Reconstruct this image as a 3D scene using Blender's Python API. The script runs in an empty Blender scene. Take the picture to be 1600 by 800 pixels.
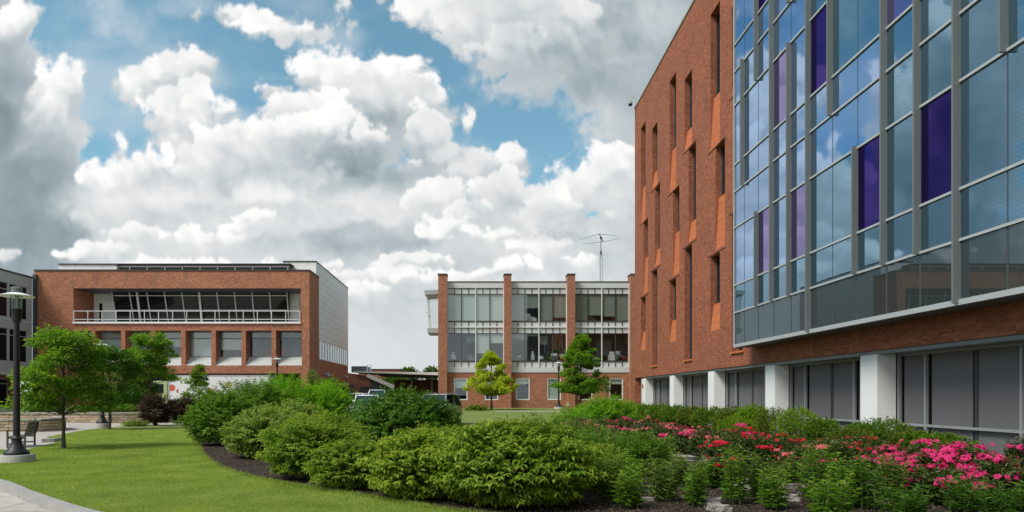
import bpy, math, random
import numpy as np
from mathutils import Vector, Matrix, noise as mnoise
R = math.radians
sc = bpy.context.scene
COL = sc.collection
rng = np.random.default_rng(11)
random.seed(5)
F = 1067.0          # focal length in photo pixels, used to turn measured positions into metres
EYE = 1.65
def gp(px, py, z=0.0):
    "measured photo point of the ground -> x, y in metres"
    Y = F * (EYE - z) / (py - 619.0)
    return ((px - 745.0) * Y / F, Y)
def at(px, Y):
    return (px - 745.0) * Y / F
def hz(py, Y):
    return EYE + (619.0 - py) * Y / F
def terr(x, y):
    t = min(1, max(0, (y - 42.0) / 18.0)); t = t * t * (3 - 2 * t)
    return 0.52 * t

# ------------------------------------------------------------------ materials
MATS = {}
def nt_new(name):
    m = bpy.data.materials.new(name); m.use_nodes = True
    nt = m.node_tree; nt.nodes.clear()
    out = nt.nodes.new('ShaderNodeOutputMaterial')
    MATS[name] = m
    return m, nt, out
class N:
    "tiny node helper"
    def __init__(s, nt): s.nt = nt
    def __call__(s, typ, ins=None, **props):
        n = s.nt.nodes.new(typ)
        for k, v in props.items(): setattr(n, k, v)
        if ins:
            for k, v in ins.items():
                sock = n.inputs[k]
                if hasattr(v, 'default_value') or isinstance(v, bpy.types.NodeSocket): s.nt.links.new(v, sock)
                else: sock.default_value = v
        return n
    def math(s, op, a, b=0.0, c=0.0, clamp=False):
        n = s('ShaderNodeMath', {0: a, 1: b, 2: c}, operation=op); n.use_clamp = clamp
        return n.outputs[0]
    def mix(s, f, a, b, blend='MIX'):
        n = s.nt.nodes.new('ShaderNodeMix'); n.data_type = 'RGBA'; n.blend_type = blend
        for k, v in ((0, f), (6, a), (7, b)):
            if isinstance(v, bpy.types.NodeSocket): s.nt.links.new(v, n.inputs[k])
            else:
                if k and len(v) == 3: v = (*v, 1)
                n.inputs[k].default_value = v
        return n.outputs[2]
    def sstep(s, x, a, b, lo=0.0, hi=1.0):
        n = s('ShaderNodeMapRange', {0: x, 1: a, 2: b, 3: lo, 4: hi}); n.interpolation_type = 'SMOOTHSTEP'
        return n.outputs[0]
def c4(c): return (*c, 1) if len(c) == 3 else c
def plain(name, col, rough=0.6, metal=0.0, var=0.12, scale=3.0, spec=0.5, bump=0.0, bscale=60):
    m, nt, out = nt_new(name); n = N(nt)
    tc = n('ShaderNodeTexCoord')
    nz = n('ShaderNodeTexNoise', {'Vector': tc.outputs['Object'], 'Scale': scale, 'Detail': 6.0, 'Roughness': .65})
    f = n.math('MULTIPLY_ADD', nz.outputs[0], 2.0 * var, 1 - var)
    colr = n.mix(1.0, c4(col), n('ShaderNodeCombineColor', {0: f, 1: f, 2: f}).outputs[0], 'MULTIPLY')
    p = n('ShaderNodeBsdfPrincipled', {'Base Color': colr, 'Roughness': rough, 'Metallic': metal, 'Specular IOR Level': spec})
    if bump:
        b2 = n('ShaderNodeTexNoise', {'Vector': tc.outputs['Object'], 'Scale': bscale, 'Detail': 5.0})
        nt.links.new(n('ShaderNodeBump', {'Height': b2.outputs[0], 'Strength': bump, 'Distance': .02}).outputs[0], p.inputs['Normal'])
    nt.links.new(p.outputs[0], out.inputs[0])
    return m
def brick_mat(name, c1, c2, mortar, bw=.2, bh=.0677, ms=.009, streak=.25, dirt=1.0):
    m, nt, out = nt_new(name); n = N(nt)
    uv = n('ShaderNodeUVMap').outputs[0]
    b = n('ShaderNodeTexBrick', {'Vector': uv, 'Color1': c4(c1), 'Color2': c4(c2), 'Mortar': c4(mortar), 'Scale': 1.0,
        'Mortar Size': ms, 'Mortar Smooth': .3, 'Bias': -.15, 'Brick Width': bw, 'Row Height': bh})
    b.offset = .5
    big = n('ShaderNodeTexNoise', {'Vector': uv, 'Scale': .55, 'Detail': 5.0, 'Roughness': .6})
    mp = n('ShaderNodeMapping', {'Vector': uv, 'Scale': (1.4, 9.0, 1.0)})
    st = n('ShaderNodeTexNoise', {'Vector': mp.outputs[0], 'Scale': 1.0, 'Detail': 4.0, 'Roughness': .75})
    mp2 = n('ShaderNodeMapping', {'Vector': uv, 'Scale': (5.0, 14.77, 1.0)})
    pb = n('ShaderNodeTexWhiteNoise', {'Vector': n('ShaderNodeVectorMath', {0: mp2.outputs[0]}, operation='FLOOR').outputs[0]}, noise_dimensions='2D')
    f = n.math('MULTIPLY_ADD', big.outputs[0], .5*dirt, 1-.25*dirt)
    f = n.math('MULTIPLY', f, n.math('MULTIPLY_ADD', st.outputs[0], 2 * streak, 1 - streak))
    f = n.math('MULTIPLY', f, n.math('MULTIPLY_ADD', pb.outputs[0], .44*dirt, 1-.24*dirt))
    colr = n.mix(1.0, b.outputs[0], n('ShaderNodeCombineColor', {0: f, 1: f, 2: f}).outputs[0], 'MULTIPLY')
    p = n('ShaderNodeBsdfPrincipled', {'Base Color': colr, 'Roughness': .85, 'Specular IOR Level': .25})
    bm_ = n('ShaderNodeBump', {'Height': n.math('SUBTRACT', 1.0, b.outputs[1]), 'Strength': .5, 'Distance': .008})
    nt.links.new(bm_.outputs[0], p.inputs['Normal'])
    nt.links.new(p.outputs[0], out.inputs[0])
    return m
def leaf_mat(name, ca, cb, tip=None, trans=.32, rough=.55, spec=.2, gain=1.4, sat=.55, nscale=2.2, cool=(.80, .92, .75)):
    ca, cb = [tuple(x*gain for x in c) for c in (ca, cb)]; tip = tip and tuple(x*gain for x in tip)
    ca, cb = [(c[0], c[1], c[2]*sat) for c in (ca, cb)]; tip = tip and (tip[0], tip[1], tip[2]*sat)
    m, nt, out = nt_new(name); n = N(nt)
    g = n('ShaderNodeNewGeometry')
    rnd = g.outputs['Random Per Island']
    colr = n.mix(rnd, ca, cb)
    if tip:
        a = n('ShaderNodeAttribute', attribute_name='tipf')
        r2 = n.math('FRACT', n.math('MULTIPLY', rnd, 17.3))
        f = n.math('MULTIPLY', n.sstep(a.outputs['Fac'], .45, 1.0), n.math('MULTIPLY_ADD', r2, .8, .2))
        colr = n.mix(f, colr, tip)
    tc = n('ShaderNodeTexCoord')
    nz = n('ShaderNodeTexNoise', {'Vector': tc.outputs['Object'], 'Scale': nscale, 'Detail': 3.0})
    colr = n.mix(n.math('MULTIPLY_ADD', nz.outputs[0], 2.4, -.7, clamp=True), colr, n.mix(1.0, colr, cool, 'MULTIPLY'))
    d = n('ShaderNodeBsdfPrincipled', {'Base Color': colr, 'Roughness': rough, 'Specular IOR Level': spec})
    tcol = n.mix(1.0, colr, (1.5, 1.7, .7), 'MULTIPLY')
    t = n('ShaderNodeBsdfTranslucent', {'Color': tcol})
    mx = n('ShaderNodeMixShader', {0: trans, 1: d.outputs[0], 2: t.outputs[0]})
    nt.links.new(mx.outputs[0], out.inputs[0])
    return m
def glass_mat(name, tint=(.55, .6, .6), refl=.12, rtint=(1, 1, 1), rough=.0, k=.8):
    "window pane: partly see-through, partly mirror, stronger at grazing angles"
    m, nt, out = nt_new(name); n = N(nt)
    ge = n('ShaderNodeNewGeometry')
    ct = n.math('ABSOLUTE', n('ShaderNodeVectorMath', {0: ge.outputs['Normal'], 1: ge.outputs['Incoming']}, operation='DOT_PRODUCT').outputs['Value'])
    f = n.math('MULTIPLY_ADD', n.math('POWER', n.math('SUBTRACT', 1.0, ct, clamp=True), 4.0), k, refl+.03*k, clamp=True)   # same from both sides
    tr = n('ShaderNodeBsdfTransparent', {'Color': c4(tint)})
    gl = n('ShaderNodeBsdfGlossy', {'Color': c4(rtint), 'Roughness': rough})
    mx = n('ShaderNodeMixShader', {0: f, 1: tr.outputs[0], 2: gl.outputs[0]})
    nt.links.new(mx.outputs[0], out.inputs[0])
    return m
def coated_glass(name, body, rtint, refl=.3, wave=0.0, kf=.75):
    "opaque reflective curtain-wall glass, with a fine perforated sheet behind"
    m, nt, out = nt_new(name); n = N(nt)
    uv = n('ShaderNodeUVMap').outputs[0]
    fr = n('ShaderNodeLayerWeight', {'Blend': .35})
    f = n.math('MULTIPLY_ADD', fr.outputs['Fresnel'], kf, refl, clamp=True)
    bc = c4(body)
    if wave:
        wz = n('ShaderNodeTexNoise', {'Vector': uv, 'Scale': 1.3, 'Detail': 2.0})
        su = n('ShaderNodeSeparateXYZ', {0: uv})
        ph = n.math('ADD', n.math('MULTIPLY', su.outputs[1], 62.0), n.math('MULTIPLY', wz.outputs[0], 5.0))
        rip = n.math('SINE', n.math('MULTIPLY', su.outputs[0], 41.0))
        k = n.math('MULTIPLY_ADD', n.math('SINE', n.math('ADD', ph, n.math('MULTIPLY', rip, .9))), .5, .5)
        f = n.math('MULTIPLY', f, n.math('MULTIPLY_ADD', k, -wave, 1.0 + wave * .3), clamp=True)
        bc = n.mix(k, c4(body), c4(tuple(x*(1+1.4*wave) for x in body)))
    nz = n('ShaderNodeTexNoise', {'Vector': uv, 'Scale': .8, 'Detail': 2.0})
    bp = n('ShaderNodeBump', {'Height': nz.outputs[0], 'Strength': .03, 'Distance': .03})
    d = n('ShaderNodeBsdfDiffuse', {'Color': bc})
    gl = n('ShaderNodeBsdfGlossy', {'Color': c4(rtint), 'Roughness': .015, 'Normal': bp.outputs[0]})
    mx = n('ShaderNodeMixShader', {0: f, 1: d.outputs[0], 2: gl.outputs[0]})
    nt.links.new(mx.outputs[0], out.inputs[0])
    return m

# ------------------------------------------------------------------ mesh collector
class MB:
    def __init__(s): s.v = []; s.f = []
    def quad(s, a, b, c, d):
        i = len(s.v); s.v += [tuple(a), tuple(b), tuple(c), tuple(d)]; s.f.append((i, i+1, i+2, i+3)); return s
    def poly(s, pts):
        i = len(s.v); s.v += [tuple(p) for p in pts]; s.f.append(tuple(range(i, i+len(pts)))); return s
    def hexa(s, p):
        i = len(s.v); s.v += [tuple(q) for q in p]
        for q in ((0,3,2,1),(4,5,6,7),(0,1,5,4),(1,2,6,5),(2,3,7,6),(3,0,4,7)): s.f.append(tuple(i+k for k in q))
        return s
    def box(s, x0, x1, y0, y1, z0, z1):
        if x0 > x1: x0, x1 = x1, x0
        if y0 > y1: y0, y1 = y1, y0
        if z0 > z1: z0, z1 = z1, z0
        return s.hexa([(x0,y0,z0),(x1,y0,z0),(x1,y1,z0),(x0,y1,z0),(x0,y0,z1),(x1,y0,z1),(x1,y1,z1),(x0,y1,z1)])
    def prism(s, poly, z0, z1):
        "vertical prism over an xy outline"
        k = len(poly); i = len(s.v)
        s.v += [(p[0], p[1], z0) for p in poly] + [(p[0], p[1], z1) for p in poly]
        s.f.append(tuple(i+j for j in range(k))[::-1]); s.f.append(tuple(i+k+j for j in range(k)))
        for j in range(k): s.f.append((i+j, i+(j+1) % k, i+k+(j+1) % k, i+k+j))
        return s
    def bar(s, a, b, w, h=None, up=(0, 0, 1)):
        "rectangular bar between two points"
        a = Vector(a); b = Vector(b); h = h or w
        d = (b-a).normalized(); u = Vector(up)
        if abs(d.dot(u)) > .95: u = Vector((0, 1, 0))
        sd = d.cross(u).normalized() * (w/2); uu = sd.cross(d).normalized() * (h/2)
        return s.hexa([a-sd-uu, a+sd-uu, b+sd-uu, b-sd-uu, a-sd+uu, a+sd+uu, b+sd+uu, b-sd+uu])
    def tube(s, pts, rad, seg=8, cap=True):
        pts = [Vector(p) for p in pts]; n = len(pts)
        if not hasattr(rad, '__len__'): rad = [rad]*n
        base = len(s.v); prev = None
        for k, p in enumerate(pts):
            d = (pts[min(k+1, n-1)] - pts[max(k-1, 0)]).normalized()
            u = prev if prev is not None else (Vector((1,0,0)) if abs(d.x) < .8 else Vector((0,1,0)))
            u = (u - d*u.dot(d)).normalized(); prev = u; w = d.cross(u)
            for j in range(seg):
                a = 2*math.pi*j/seg
                s.v.append(tuple(p + (u*math.cos(a) + w*math.sin(a))*rad[k]))
        for k in range(n-1):
            for j in range(seg):
                a = base+k*seg; b = a+seg
                s.f.append((a+j, a+(j+1) % seg, b+(j+1) % seg, b+j))
        if cap:
            s.f.append(tuple(base+j for j in range(seg))[::-1]); s.f.append(tuple(base+(n-1)*seg+j for j in range(seg)))
        return s
    def lathe(s, prof, cx=0, cy=0, seg=24, z=0):
        "prof: (radius, height) from bottom to top"
        return s.tube_profile(prof, cx, cy, z, seg)
    def tube_profile(s, prof, cx, cy, z, seg):
        base = len(s.v); n = len(prof)
        for r_, h_ in prof:
            for j in range(seg):
                a = 2*math.pi*j/seg; s.v.append((cx+r_*math.cos(a), cy+r_*math.sin(a), z+h_))
        for k in range(n-1):
            for j in range(seg):
                a = base+k*seg; b = a+seg; s.f.append((a+j, a+(j+1) % seg, b+(j+1) % seg, b+j))
        s.f.append(tuple(base+j for j in range(seg))[::-1]); s.f.append(tuple(base+(n-1)*seg+j for j in range(seg)))
        return s
    def disc(s, c, n_, r_, seg=20, th=.01):
        c = Vector(c); n_ = Vector(n_).normalized()
        return s.tube([c - n_*th/2, c + n_*th/2], r_, seg)
    def wall(s, ax, c, u0, u1, z0, z1, holes=(), depth=.2, sgn=1):
        "wall plane with rectangular openings and their reveals. ax='x': plane X=c, u=Y. sgn: side of +axis the reveals run to"
        P = (lambda u, z, d=0.: (c+d*sgn, u, z)) if ax == 'x' else (lambda u, z, d=0.: (u, c+d*sgn, z))
        us = sorted({round(v, 4) for v in [u0, u1] + [q for h in holes for q in h[:2]] if u0 <= v <= u1})
        zs = sorted({round(v, 4) for v in [z0, z1] + [q for h in holes for q in h[2:4]] if z0 <= v <= z1})
        for i in range(len(us)-1):
            for j in range(len(zs)-1):
                um = (us[i]+us[i+1])/2; zm = (zs[j]+zs[j+1])/2
                if any(h[0] < um < h[1] and h[2] < zm < h[3] for h in holes): continue
                s.quad(P(us[i], zs[j]), P(us[i+1], zs[j]), P(us[i+1], zs[j+1]), P(us[i], zs[j+1]))
        for h in holes:
            a, b, e, f = h[:4]; d = h[4] if len(h) > 4 else depth
            s.quad(P(a, e), P(a, f), P(a, f, d), P(a, e, d)); s.quad(P(b, e), P(b, e, d), P(b, f, d), P(b, f))
            s.quad(P(a, e), P(a, e, d), P(b, e, d), P(b, e)); s.quad(P(a, f), P(b, f), P(b, f, d), P(a, f, d))
        return s
    def build(s, name, mat, parent=None, local=False, smooth=False, bevel=0, **tags):
        V = np.array(s.v, dtype=np.float64).reshape(-1, 3)
        W = V.copy()
        if parent is not None and not local:
            q = parent; off = np.zeros(3)
            while q is not None: off += np.array(q.location); q = q.parent
            V = V - off
        me = bpy.data.meshes.new(name)
        me.from_pydata(V.tolist(), [], s.f)
        # box-projected UVs in metres
        uvl = me.uv_layers.new(name='UVMap')
        nl = len(me.loops); vi = np.empty(nl, dtype=np.int32); me.loops.foreach_get('vertex_index', vi)
        pn = np.empty(len(me.polygons)*3); me.polygons.foreach_get('normal', pn); pn = np.abs(pn.reshape(-1, 3))
        lt = np.empty(len(me.polygons), dtype=np.int32); me.polygons.foreach_get('loop_total', lt)
        ax = np.repeat(np.argmax(pn + np.array([1e-6, 2e-6, 0]), axis=1), lt)
        w = W[vi]; uv = np.empty((nl, 2))
        uv[:, 0] = np.where(ax == 0, w[:, 1], w[:, 0]); uv[:, 1] = np.where(ax == 2, w[:, 1], w[:, 2])
        uvl.data.foreach_set('uv', uv.ravel())
        if isinstance(mat, (list, tuple)):
            for m_ in mat: me.materials.append(m_)
        else: me.materials.append(mat)
        if smooth: me.polygons.foreach_set('use_smooth', [True]*len(me.polygons))
        me.update()
        o = bpy.data.objects.new(name, me); COL.objects.link(o)
        if parent is not None: o.parent = parent
        if bevel:
            bv = o.modifiers.new('bevel', 'BEVEL'); bv.width = bevel; bv.segments = 2; bv.limit_method = 'ANGLE'
        if smooth and smooth != 'all':
            try: me.set_sharp_from_angle(angle=R(38))
            except Exception: pass
        for k, v in tags.items(): o[k] = v
        return o
def thing(name, label, cat, loc=(0, 0, 0), rz=0, group=None):
    o = bpy.data.objects.new(name, None); COL.objects.link(o)
    o.location = loc; o.rotation_euler = (0, 0, rz); o.empty_display_size = .3
    o['label'] = label; o['category'] = cat
    if group: o['group'] = group
    return o
def tag(o, label, cat, group=None):
    o['label'] = label; o['category'] = cat
    if group: o['group'] = group
    return o
def struct(o): o['kind'] = 'structure'; return o
KIDS = {}
def dup(root, loc, rz=0, label=None, scale=None, group=None):
    def cp(o, par):
        c = o.copy(); COL.objects.link(c); c.parent = par
        for ch in o.children: cp(ch, c)
        return c
    r = cp(root, None); r.location = loc; r.rotation_euler = (0, 0, rz)
    if scale is not None: r.scale = scale if hasattr(scale, '__len__') else (scale,)*3
    if label: r['label'] = label
    if group: r['group'] = group
    return r
# ------------------------------------------------------------------ cloud field: worked out from noise, in angles round the viewer
def _hash(ix, iy, k):
    h = ix.astype(np.int32).view(np.uint32)*np.uint32(374761393) + iy.astype(np.int32).view(np.uint32)*np.uint32(668265263) + np.uint32((k*2654435) & 0xffffffff)
    h = (h ^ (h >> np.uint32(13))) * np.uint32(1274126177)
    h = (h ^ (h >> np.uint32(16))) * np.uint32(2246822519)
    return ((h ^ (h >> np.uint32(15))) & np.uint32(0xffff)).astype(np.float32)/65535.0
def vnoise(x, y, k=0):
    ix = np.floor(x); iy = np.floor(y); fx = x-ix; fy = y-iy
    fx = fx*fx*fx*(fx*(fx*6-15)+10); fy = fy*fy*fy*(fy*(fy*6-15)+10)
    a = _hash(ix, iy, k); b = _hash(ix+1, iy, k); c = _hash(ix, iy+1, k); d = _hash(ix+1, iy+1, k)
    return (a*(1-fx)+b*fx)*(1-fy) + (c*(1-fx)+d*fx)*fy - .5
def fbm(x, y, oct_=6, rough=.55, k=0):
    t = 0; a = 1.0; s = 0
    for i in range(oct_):
        cx, sx = math.cos(i*1.1), math.sin(i*1.1)
        t = t + a*vnoise((x*cx-y*sx)*2**i + 17.3*i, (x*sx+y*cx)*2**i - 9.1*i, k+i); s += a; a *= rough
    return t/s*2.0
def puffs(x, y, k=0):
    "round bumps: 1 at a cell's middle, 0 between cells"
    ix = np.floor(x); iy = np.floor(y); best = np.full(x.shape, 9.0, dtype=np.float32)
    for dx in (-1, 0, 1):
        for dy in (-1, 0, 1):
            cx = ix+dx; cy = iy+dy
            px = cx+_hash(cx, cy, k); py = cy+_hash(cx, cy, k+57)
            best = np.minimum(best, (px-x)**2+(py-y)**2)
    return 1.0-np.clip(best, 0, 1.2)
def sst(x, a, b):
    t = np.clip((x-a)/(b-a), 0, 1); return t*t*(3-2*t)
def blur(A, s):
    fx = np.fft.rfftfreq(A.shape[1]); fy = np.fft.fftfreq(A.shape[0]*2)
    P = np.concatenate([A, A[::-1]], 0)
    G = np.exp(-2*(math.pi*s)**2*(fx[None, :]**2+fy[:, None]**2))
    return np.fft.irfft2(np.fft.rfft2(P)*G, s=P.shape)[:A.shape[0]].astype(np.float32)
SKW, SKH = 2048, 800
SKMAX = math.radians(82.0)
AK = math.atan(math.pi)          # texels lie denser ahead than behind: t = atan(azimuth)/atan(pi)
# cloud masses, far to near: (x, y, half width, half height in photo pixels, top tone, base tone, crispness)
CLOUDS = [
 (1250,150,350,300,.62,.5,0),(-500,300,400,240,.8,.4,1),(300,-190,160,80,.9,.5,1),(650,-210,250,100,.8,.45,1),(-170,-120,170,120,.85,.4,1),(1900,200,500,300,.7,.5,0),(100,-420,300,110,.9,.6,1),(800,-500,400,150,.8,.5,0),
 (1010,40,330,150,.60,.46,0),(970,10,250,120,.68,.5,0),(860,70,130,80,.80,.50,1),(770,45,90,58,.88,.62,1),(690,22,60,32,.88,.72,1),(650,8,32,20,.85,.8,1),(820,20,120,60,.80,.62,0),(800,90,70,40,.72,.50,1),(935,110,105,52,.56,.34,0),(1020,165,90,50,.46,.42,0),(890,140,80,36,.46,.26,0),(560,-40,60,30,.8,.6,1),
 (395,18,62,15,.93,.84,1),(455,42,54,17,.92,.84,1),(425,30,50,16,.93,.86,1),(545,8,11,22,.86,.8,1),(318,22,12,8,.82,.78,1),
 (820,470,340,120,.80,.64,0),(420,290,185,100,.74,.5,0),(630,300,110,80,.66,.42,0),(960,390,140,70,.74,.56,0),(400,430,600,170,.78,.66,0),(300,470,200,50,.78,.6,0),(620,460,150,50,.74,.56,0),(860,470,180,45,.8,.6,0),
 (1010,320,120,90,.76,.60,0),(915,300,66,56,.95,.60,1),(960,262,50,36,.92,.66,1),(880,350,70,40,.80,.58,1),(868,318,34,26,.9,.66,1),
 (722,192,7,22,.86,.8,1),(785,252,36,24,.98,.74,1),(742,272,52,42,.93,.66,1),(702,250,40,44,.88,.58,1),(785,310,58,38,.86,.62,1),
 (655,175,44,44,.97,.58,1),(608,128,58,46,1.0,.66,1),(548,122,58,48,1.0,.70,1),(492,110,50,38,1.0,.74,1),(430,140,36,28,.92,.7,1),(570,185,120,66,.74,.46,1),(660,225,40,54,.86,.45,1),(470,180,72,52,.97,.60,1),(625,275,62,56,.60,.40,0),
 (-30,160,110,250,.54,.42,0),(25,50,44,56,.97,.45,1),(55,130,56,66,.60,.42,0),(92,180,58,84,1.0,.52,1),(65,300,78,120,.44,.34,0),(30,420,160,120,.38,.44,0),(5,200,64,160,.42,.34,0),
 (282,112,62,46,1.0,.76,1),(234,128,40,40,.98,.8,1),(322,100,28,22,.97,.8,1),(300,185,70,62,.93,.68,1),(352,180,46,40,.95,.7,1),(395,230,85,58,.92,.62,1),(310,270,90,60,.86,.60,0),
 (187,240,13,18,.92,.84,1),(165,285,46,32,.93,.6,1),(235,270,58,40,.95,.58,1),(160,340,52,34,.90,.58,0),(270,330,120,52,.82,.52,0),(350,322,62,24,.48,.22,0),
 (505,205,70,40,.98,.62,1),(440,215,60,40,.95,.66,1),(585,235,70,48,.86,.48,1),(548,258,108,54,.48,.14,0),(478,235,46,30,.62,.34,0),(630,262,34,24,.92,.52,1),(480,290,90,34,.70,.36,0),
 (420,320,100,44,.90,.66,0),(370,385,130,46,.80,.58,0),(530,385,170,46,.50,.38,0),(650,378,120,36,.54,.36,0),(240,400,120,44,.80,.62,0),
 (690,325,66,42,.90,.55,1),(745,345,58,34,.86,.52,1),(850,392,54,20,.95,.68,1),(700,410,90,40,.64,.46,0),(900,375,90,16,.50,.44,0),(930,345,60,26,.80,.54,0),(960,430,90,40,.74,.64,0),
 (150,398,62,20,.94,.66,1),(215,372,50,20,.90,.66,1),(330,372,60,24,.92,.66,1),(395,350,40,20,.94,.7,1),(300,418,80,16,.90,.72,1),(470,425,70,16,.86,.68,1),(590,432,80,16,.88,.70,1),(560,452,50,12,.95,.8,1),(700,436,70,18,.92,.72,1),(800,425,60,16,.94,.74,1),(930,412,60,16,.94,.74,1),(640,410,50,14,.84,.64,1),(30,410,60,16,.80,.62,1),(770,372,36,16,.92,.66,1),(690,362,40,20,.90,.62,1)]
def cloud_image():
    t = ((np.arange(SKW, dtype=np.float32)+.5)/SKW*2-1)
    az = np.tan(t*AK)
    el = ((np.arange(SKH, dtype=np.float32)+.5)/SKH)*SKMAX
    az, el = np.meshgrid(az.astype(np.float32), el.astype(np.float32))
    x = np.sin(az)*np.cos(el); y = np.cos(az)*np.cos(el); z = np.sin(el)
    yy = np.maximum(np.abs(y), .22)
    u = x/yy; v = z/yy; u = np.where(y < 0, u+7.3, u)
    w1 = fbm(u*7, v*7, 5, .6, 3); w2 = fbm(u*7+40, v*7+11, 5, .6, 9)
    uw = u+.022*w1; vw = v+.022*w2
    w3 = fbm(u*30, v*30, 3, .6, 23); w4 = fbm(u*30+9, v*30+31, 3, .6, 31)
    pu = uw+.010*w3; pv = vw+.010*w4
    P1 = puffs(pu*11, pv*11, 1); P2 = puffs(pu*26, pv*26, 2); P3 = puffs(pu*56, pv*56, 4); f3 = fbm(u*90, v*90, 4, .7, 141)
    f1 = fbm(u*24, v*24, 6, .70, 41); f2 = fbm(u*4.3, v*5.5, 4, .6, 55)
    bill = .45*P1+.33*P2+.22*P3-.72
    def lit(A, dx, dy): return A - np.roll(np.roll(A, dx, 1), -dy, 0)
    relief = lit(blur(.10*P1+.07*P2, 2.2), 7, -7)*2.2 + lit(blur(.05*P2+.045*P3, 1.0), 3, -3)*2.2
    relief = np.clip(relief, -.2, .2)
    Dm = np.full(u.shape, -9.0, dtype=np.float32); br = np.full(u.shape, .62, dtype=np.float32); Am = np.zeros_like(br)
    back = sst(-y, -.1, .15)
    uk, vk = uw+.010*w3, vw+.010*w4
    for cx, cy, rx, ry, tt, tb, cr in CLOUDS:
        a, b, c, d = (cx-745)/F, (619-cy)/F, rx/F, ry/F
        m = (np.abs(u-a) < c*1.5+.05) & (np.abs(v-b) < d*1.6+.05)
        js, is_ = np.where(m.any(1))[0], np.where(m.any(0))[0]
        if len(js) == 0: continue
        S = (slice(js[0], js[-1]+1), slice(is_[0], is_[-1]+1))
        e = (uk[S]-a)/c; f = (vk[S]-b)/d
        q = (1-np.sqrt(e*e+f*f))*math.sqrt(c*d)
        Di = q+.070*bill[S]*(1 if cr else 1.2)+(.022 if cr else .03)*f1[S]+.001
        up = sst(f-.25*e, -.5, .5)                      # 1 on the lit upper left, 0 at the base
        wid = (.009 if cr else .05)+.085*(1-up)
        ai = sst(Di, 0, wid)
        tone = tb+(tt-tb)*sst(f-.3*e+1.1*bill[S], -.65, .85)-.05
        rim = np.exp(-np.clip(Di, 0, 1)/.014)*up*(.15 if cr else .05)
        bi = tone+rim+relief[S]*(.85 if cr else .4)
        br[S] = br[S]*(1-ai)+bi*ai
        ms = sst(Di, -.004, .016 if cr else .045); Am[S] = np.maximum(Am[S], ms); Dm[S] = np.maximum(Dm[S], Di)
    Db = fbm(u*1.7, v*2.6, 4, .5, 71)*.35+.03+.08*bill
    Dm = Dm*(1-back)+back*Db; Am = Am*(1-back)+back*sst(Db, 0, .02); br = br*(1-back)+back*(.74+.22*f2+relief)
    cov = sst((.19-v)+.05*w1, 0, .06); Am = np.maximum(Am, cov)
    br = blur(br, .4)
    br = np.clip(br+.15*f2+.06*f1-.02, 0, 1)
    ks = np.array([0, .2, .35, .5, .7, .88, 1.0])
    cs = np.array([(.13,.17,.20), (.215,.27,.305), (.31,.375,.415), (.46,.52,.55), (.68,.705,.715), (.87,.87,.865), (.98,.975,.965)])
    rgb = np.stack([np.interp(br, ks, cs[:, i]) for i in range(3)], -1)
    lo = sst(v, .22, .0)[..., None]*.6
    rgb = rgb*(1-lo)+np.array([.74, .755, .765])*lo
    veil = sst(fbm(u*4+3, v*9, 4, .6, 61), -.05, .6)*(.06+.40*sst(Dm, -.09, 0))
    veil = np.maximum(veil, .40*np.exp(-((u+.50+.1*w1)/.10)**2-((v-.53+.1*w2)/.05)**2)*(1+f1))
    al = np.clip(Am+(1-Am)*veil, 0, 1)
    rgb = (rgb*Am[..., None]+np.array([.66, .72, .76])*((1-Am)*veil)[..., None])/np.maximum(al, 1e-4)[..., None]
    return np.concatenate([rgb, al[..., None]], -1).astype(np.float32)
# ------------------------------------------------------------------ camera, sun, sky
cam = bpy.data.cameras.new('camera'); camo = bpy.data.objects.new('camera', cam); COL.objects.link(camo)
camo.location = (0, 0, EYE); camo.rotation_euler = (R(90), 0, 0)
cam.sensor_width = 36; cam.lens = 36*F/1600; cam.shift_x = (800-745)/1600; cam.shift_y = (619-400)/1600
cam.clip_end = 6000; cam.clip_start = .05
sc.camera = camo
SUN_EL, SUN_DIR = 50.0, Vector((-.84, -.54, 0))     # light comes from the left, a little behind the camera
sl = bpy.data.lights.new('sun', 'SUN'); sl.energy = 2.2; sl.angle = R(22); sl.color = (1, .95, .88)
so = bpy.data.objects.new('sun', sl); COL.objects.link(so)
sd = SUN_DIR.normalized()*math.cos(R(SUN_EL)); sd.z = math.sin(R(SUN_EL))
so.rotation_euler = (-sd).to_track_quat('-Z', 'Y').to_euler(); so.location = (0, 0, 60)
world = bpy.data.worlds.new('World'); sc.world = world; world.use_nodes = True
wt = world.node_tree; wt.nodes.clear(); n = N(wt)
wo = n('ShaderNodeOutputWorld')
sky = n('ShaderNodeTexSky', sky_type='NISHITA', sun_disc=False, sun_elevation=R(SUN_EL), sun_rotation=math.atan2(sd.x, sd.y), ozone_density=1.6, air_density=1.0, dust_density=.6)
tc = n('ShaderNodeTexCoord')
sep = n('ShaderNodeSeparateXYZ', {0: n('ShaderNodeVectorMath', {0: tc.outputs['Generated']}, operation='NORMALIZE').outputs[0]})
X, Y, Z = sep.outputs
AZ = n.math('ARCTAN2', X, Y); EL = n.math('ARCSINE', Z)
tu = n.math('MULTIPLY_ADD', n.math('DIVIDE', n.math('ARCTANGENT', AZ), AK), .5, .5)
tv = n.math('DIVIDE', EL, SKMAX)
ci = bpy.data.images.new('cloud_field', SKW, SKH, alpha=True, float_buffer=True)
ci.colorspace_settings.name = 'Non-Color'; ci.alpha_mode = 'CHANNEL_PACKED'
ci.pixels.foreach_set(cloud_image().ravel()); ci.update(); ci.pack()
it = n('ShaderNodeTexImage', {'Vector': n('ShaderNodeCombineXYZ', {0: tu, 1: tv, 2: 0.0}).outputs[0]}, extension='EXTEND', interpolation='Linear')
it.image = ci
hsv = n('ShaderNodeHueSaturation', {'Hue': .466, 'Saturation': 1.05, 'Value': 1.0, 'Color': sky.outputs[0]})
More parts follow.
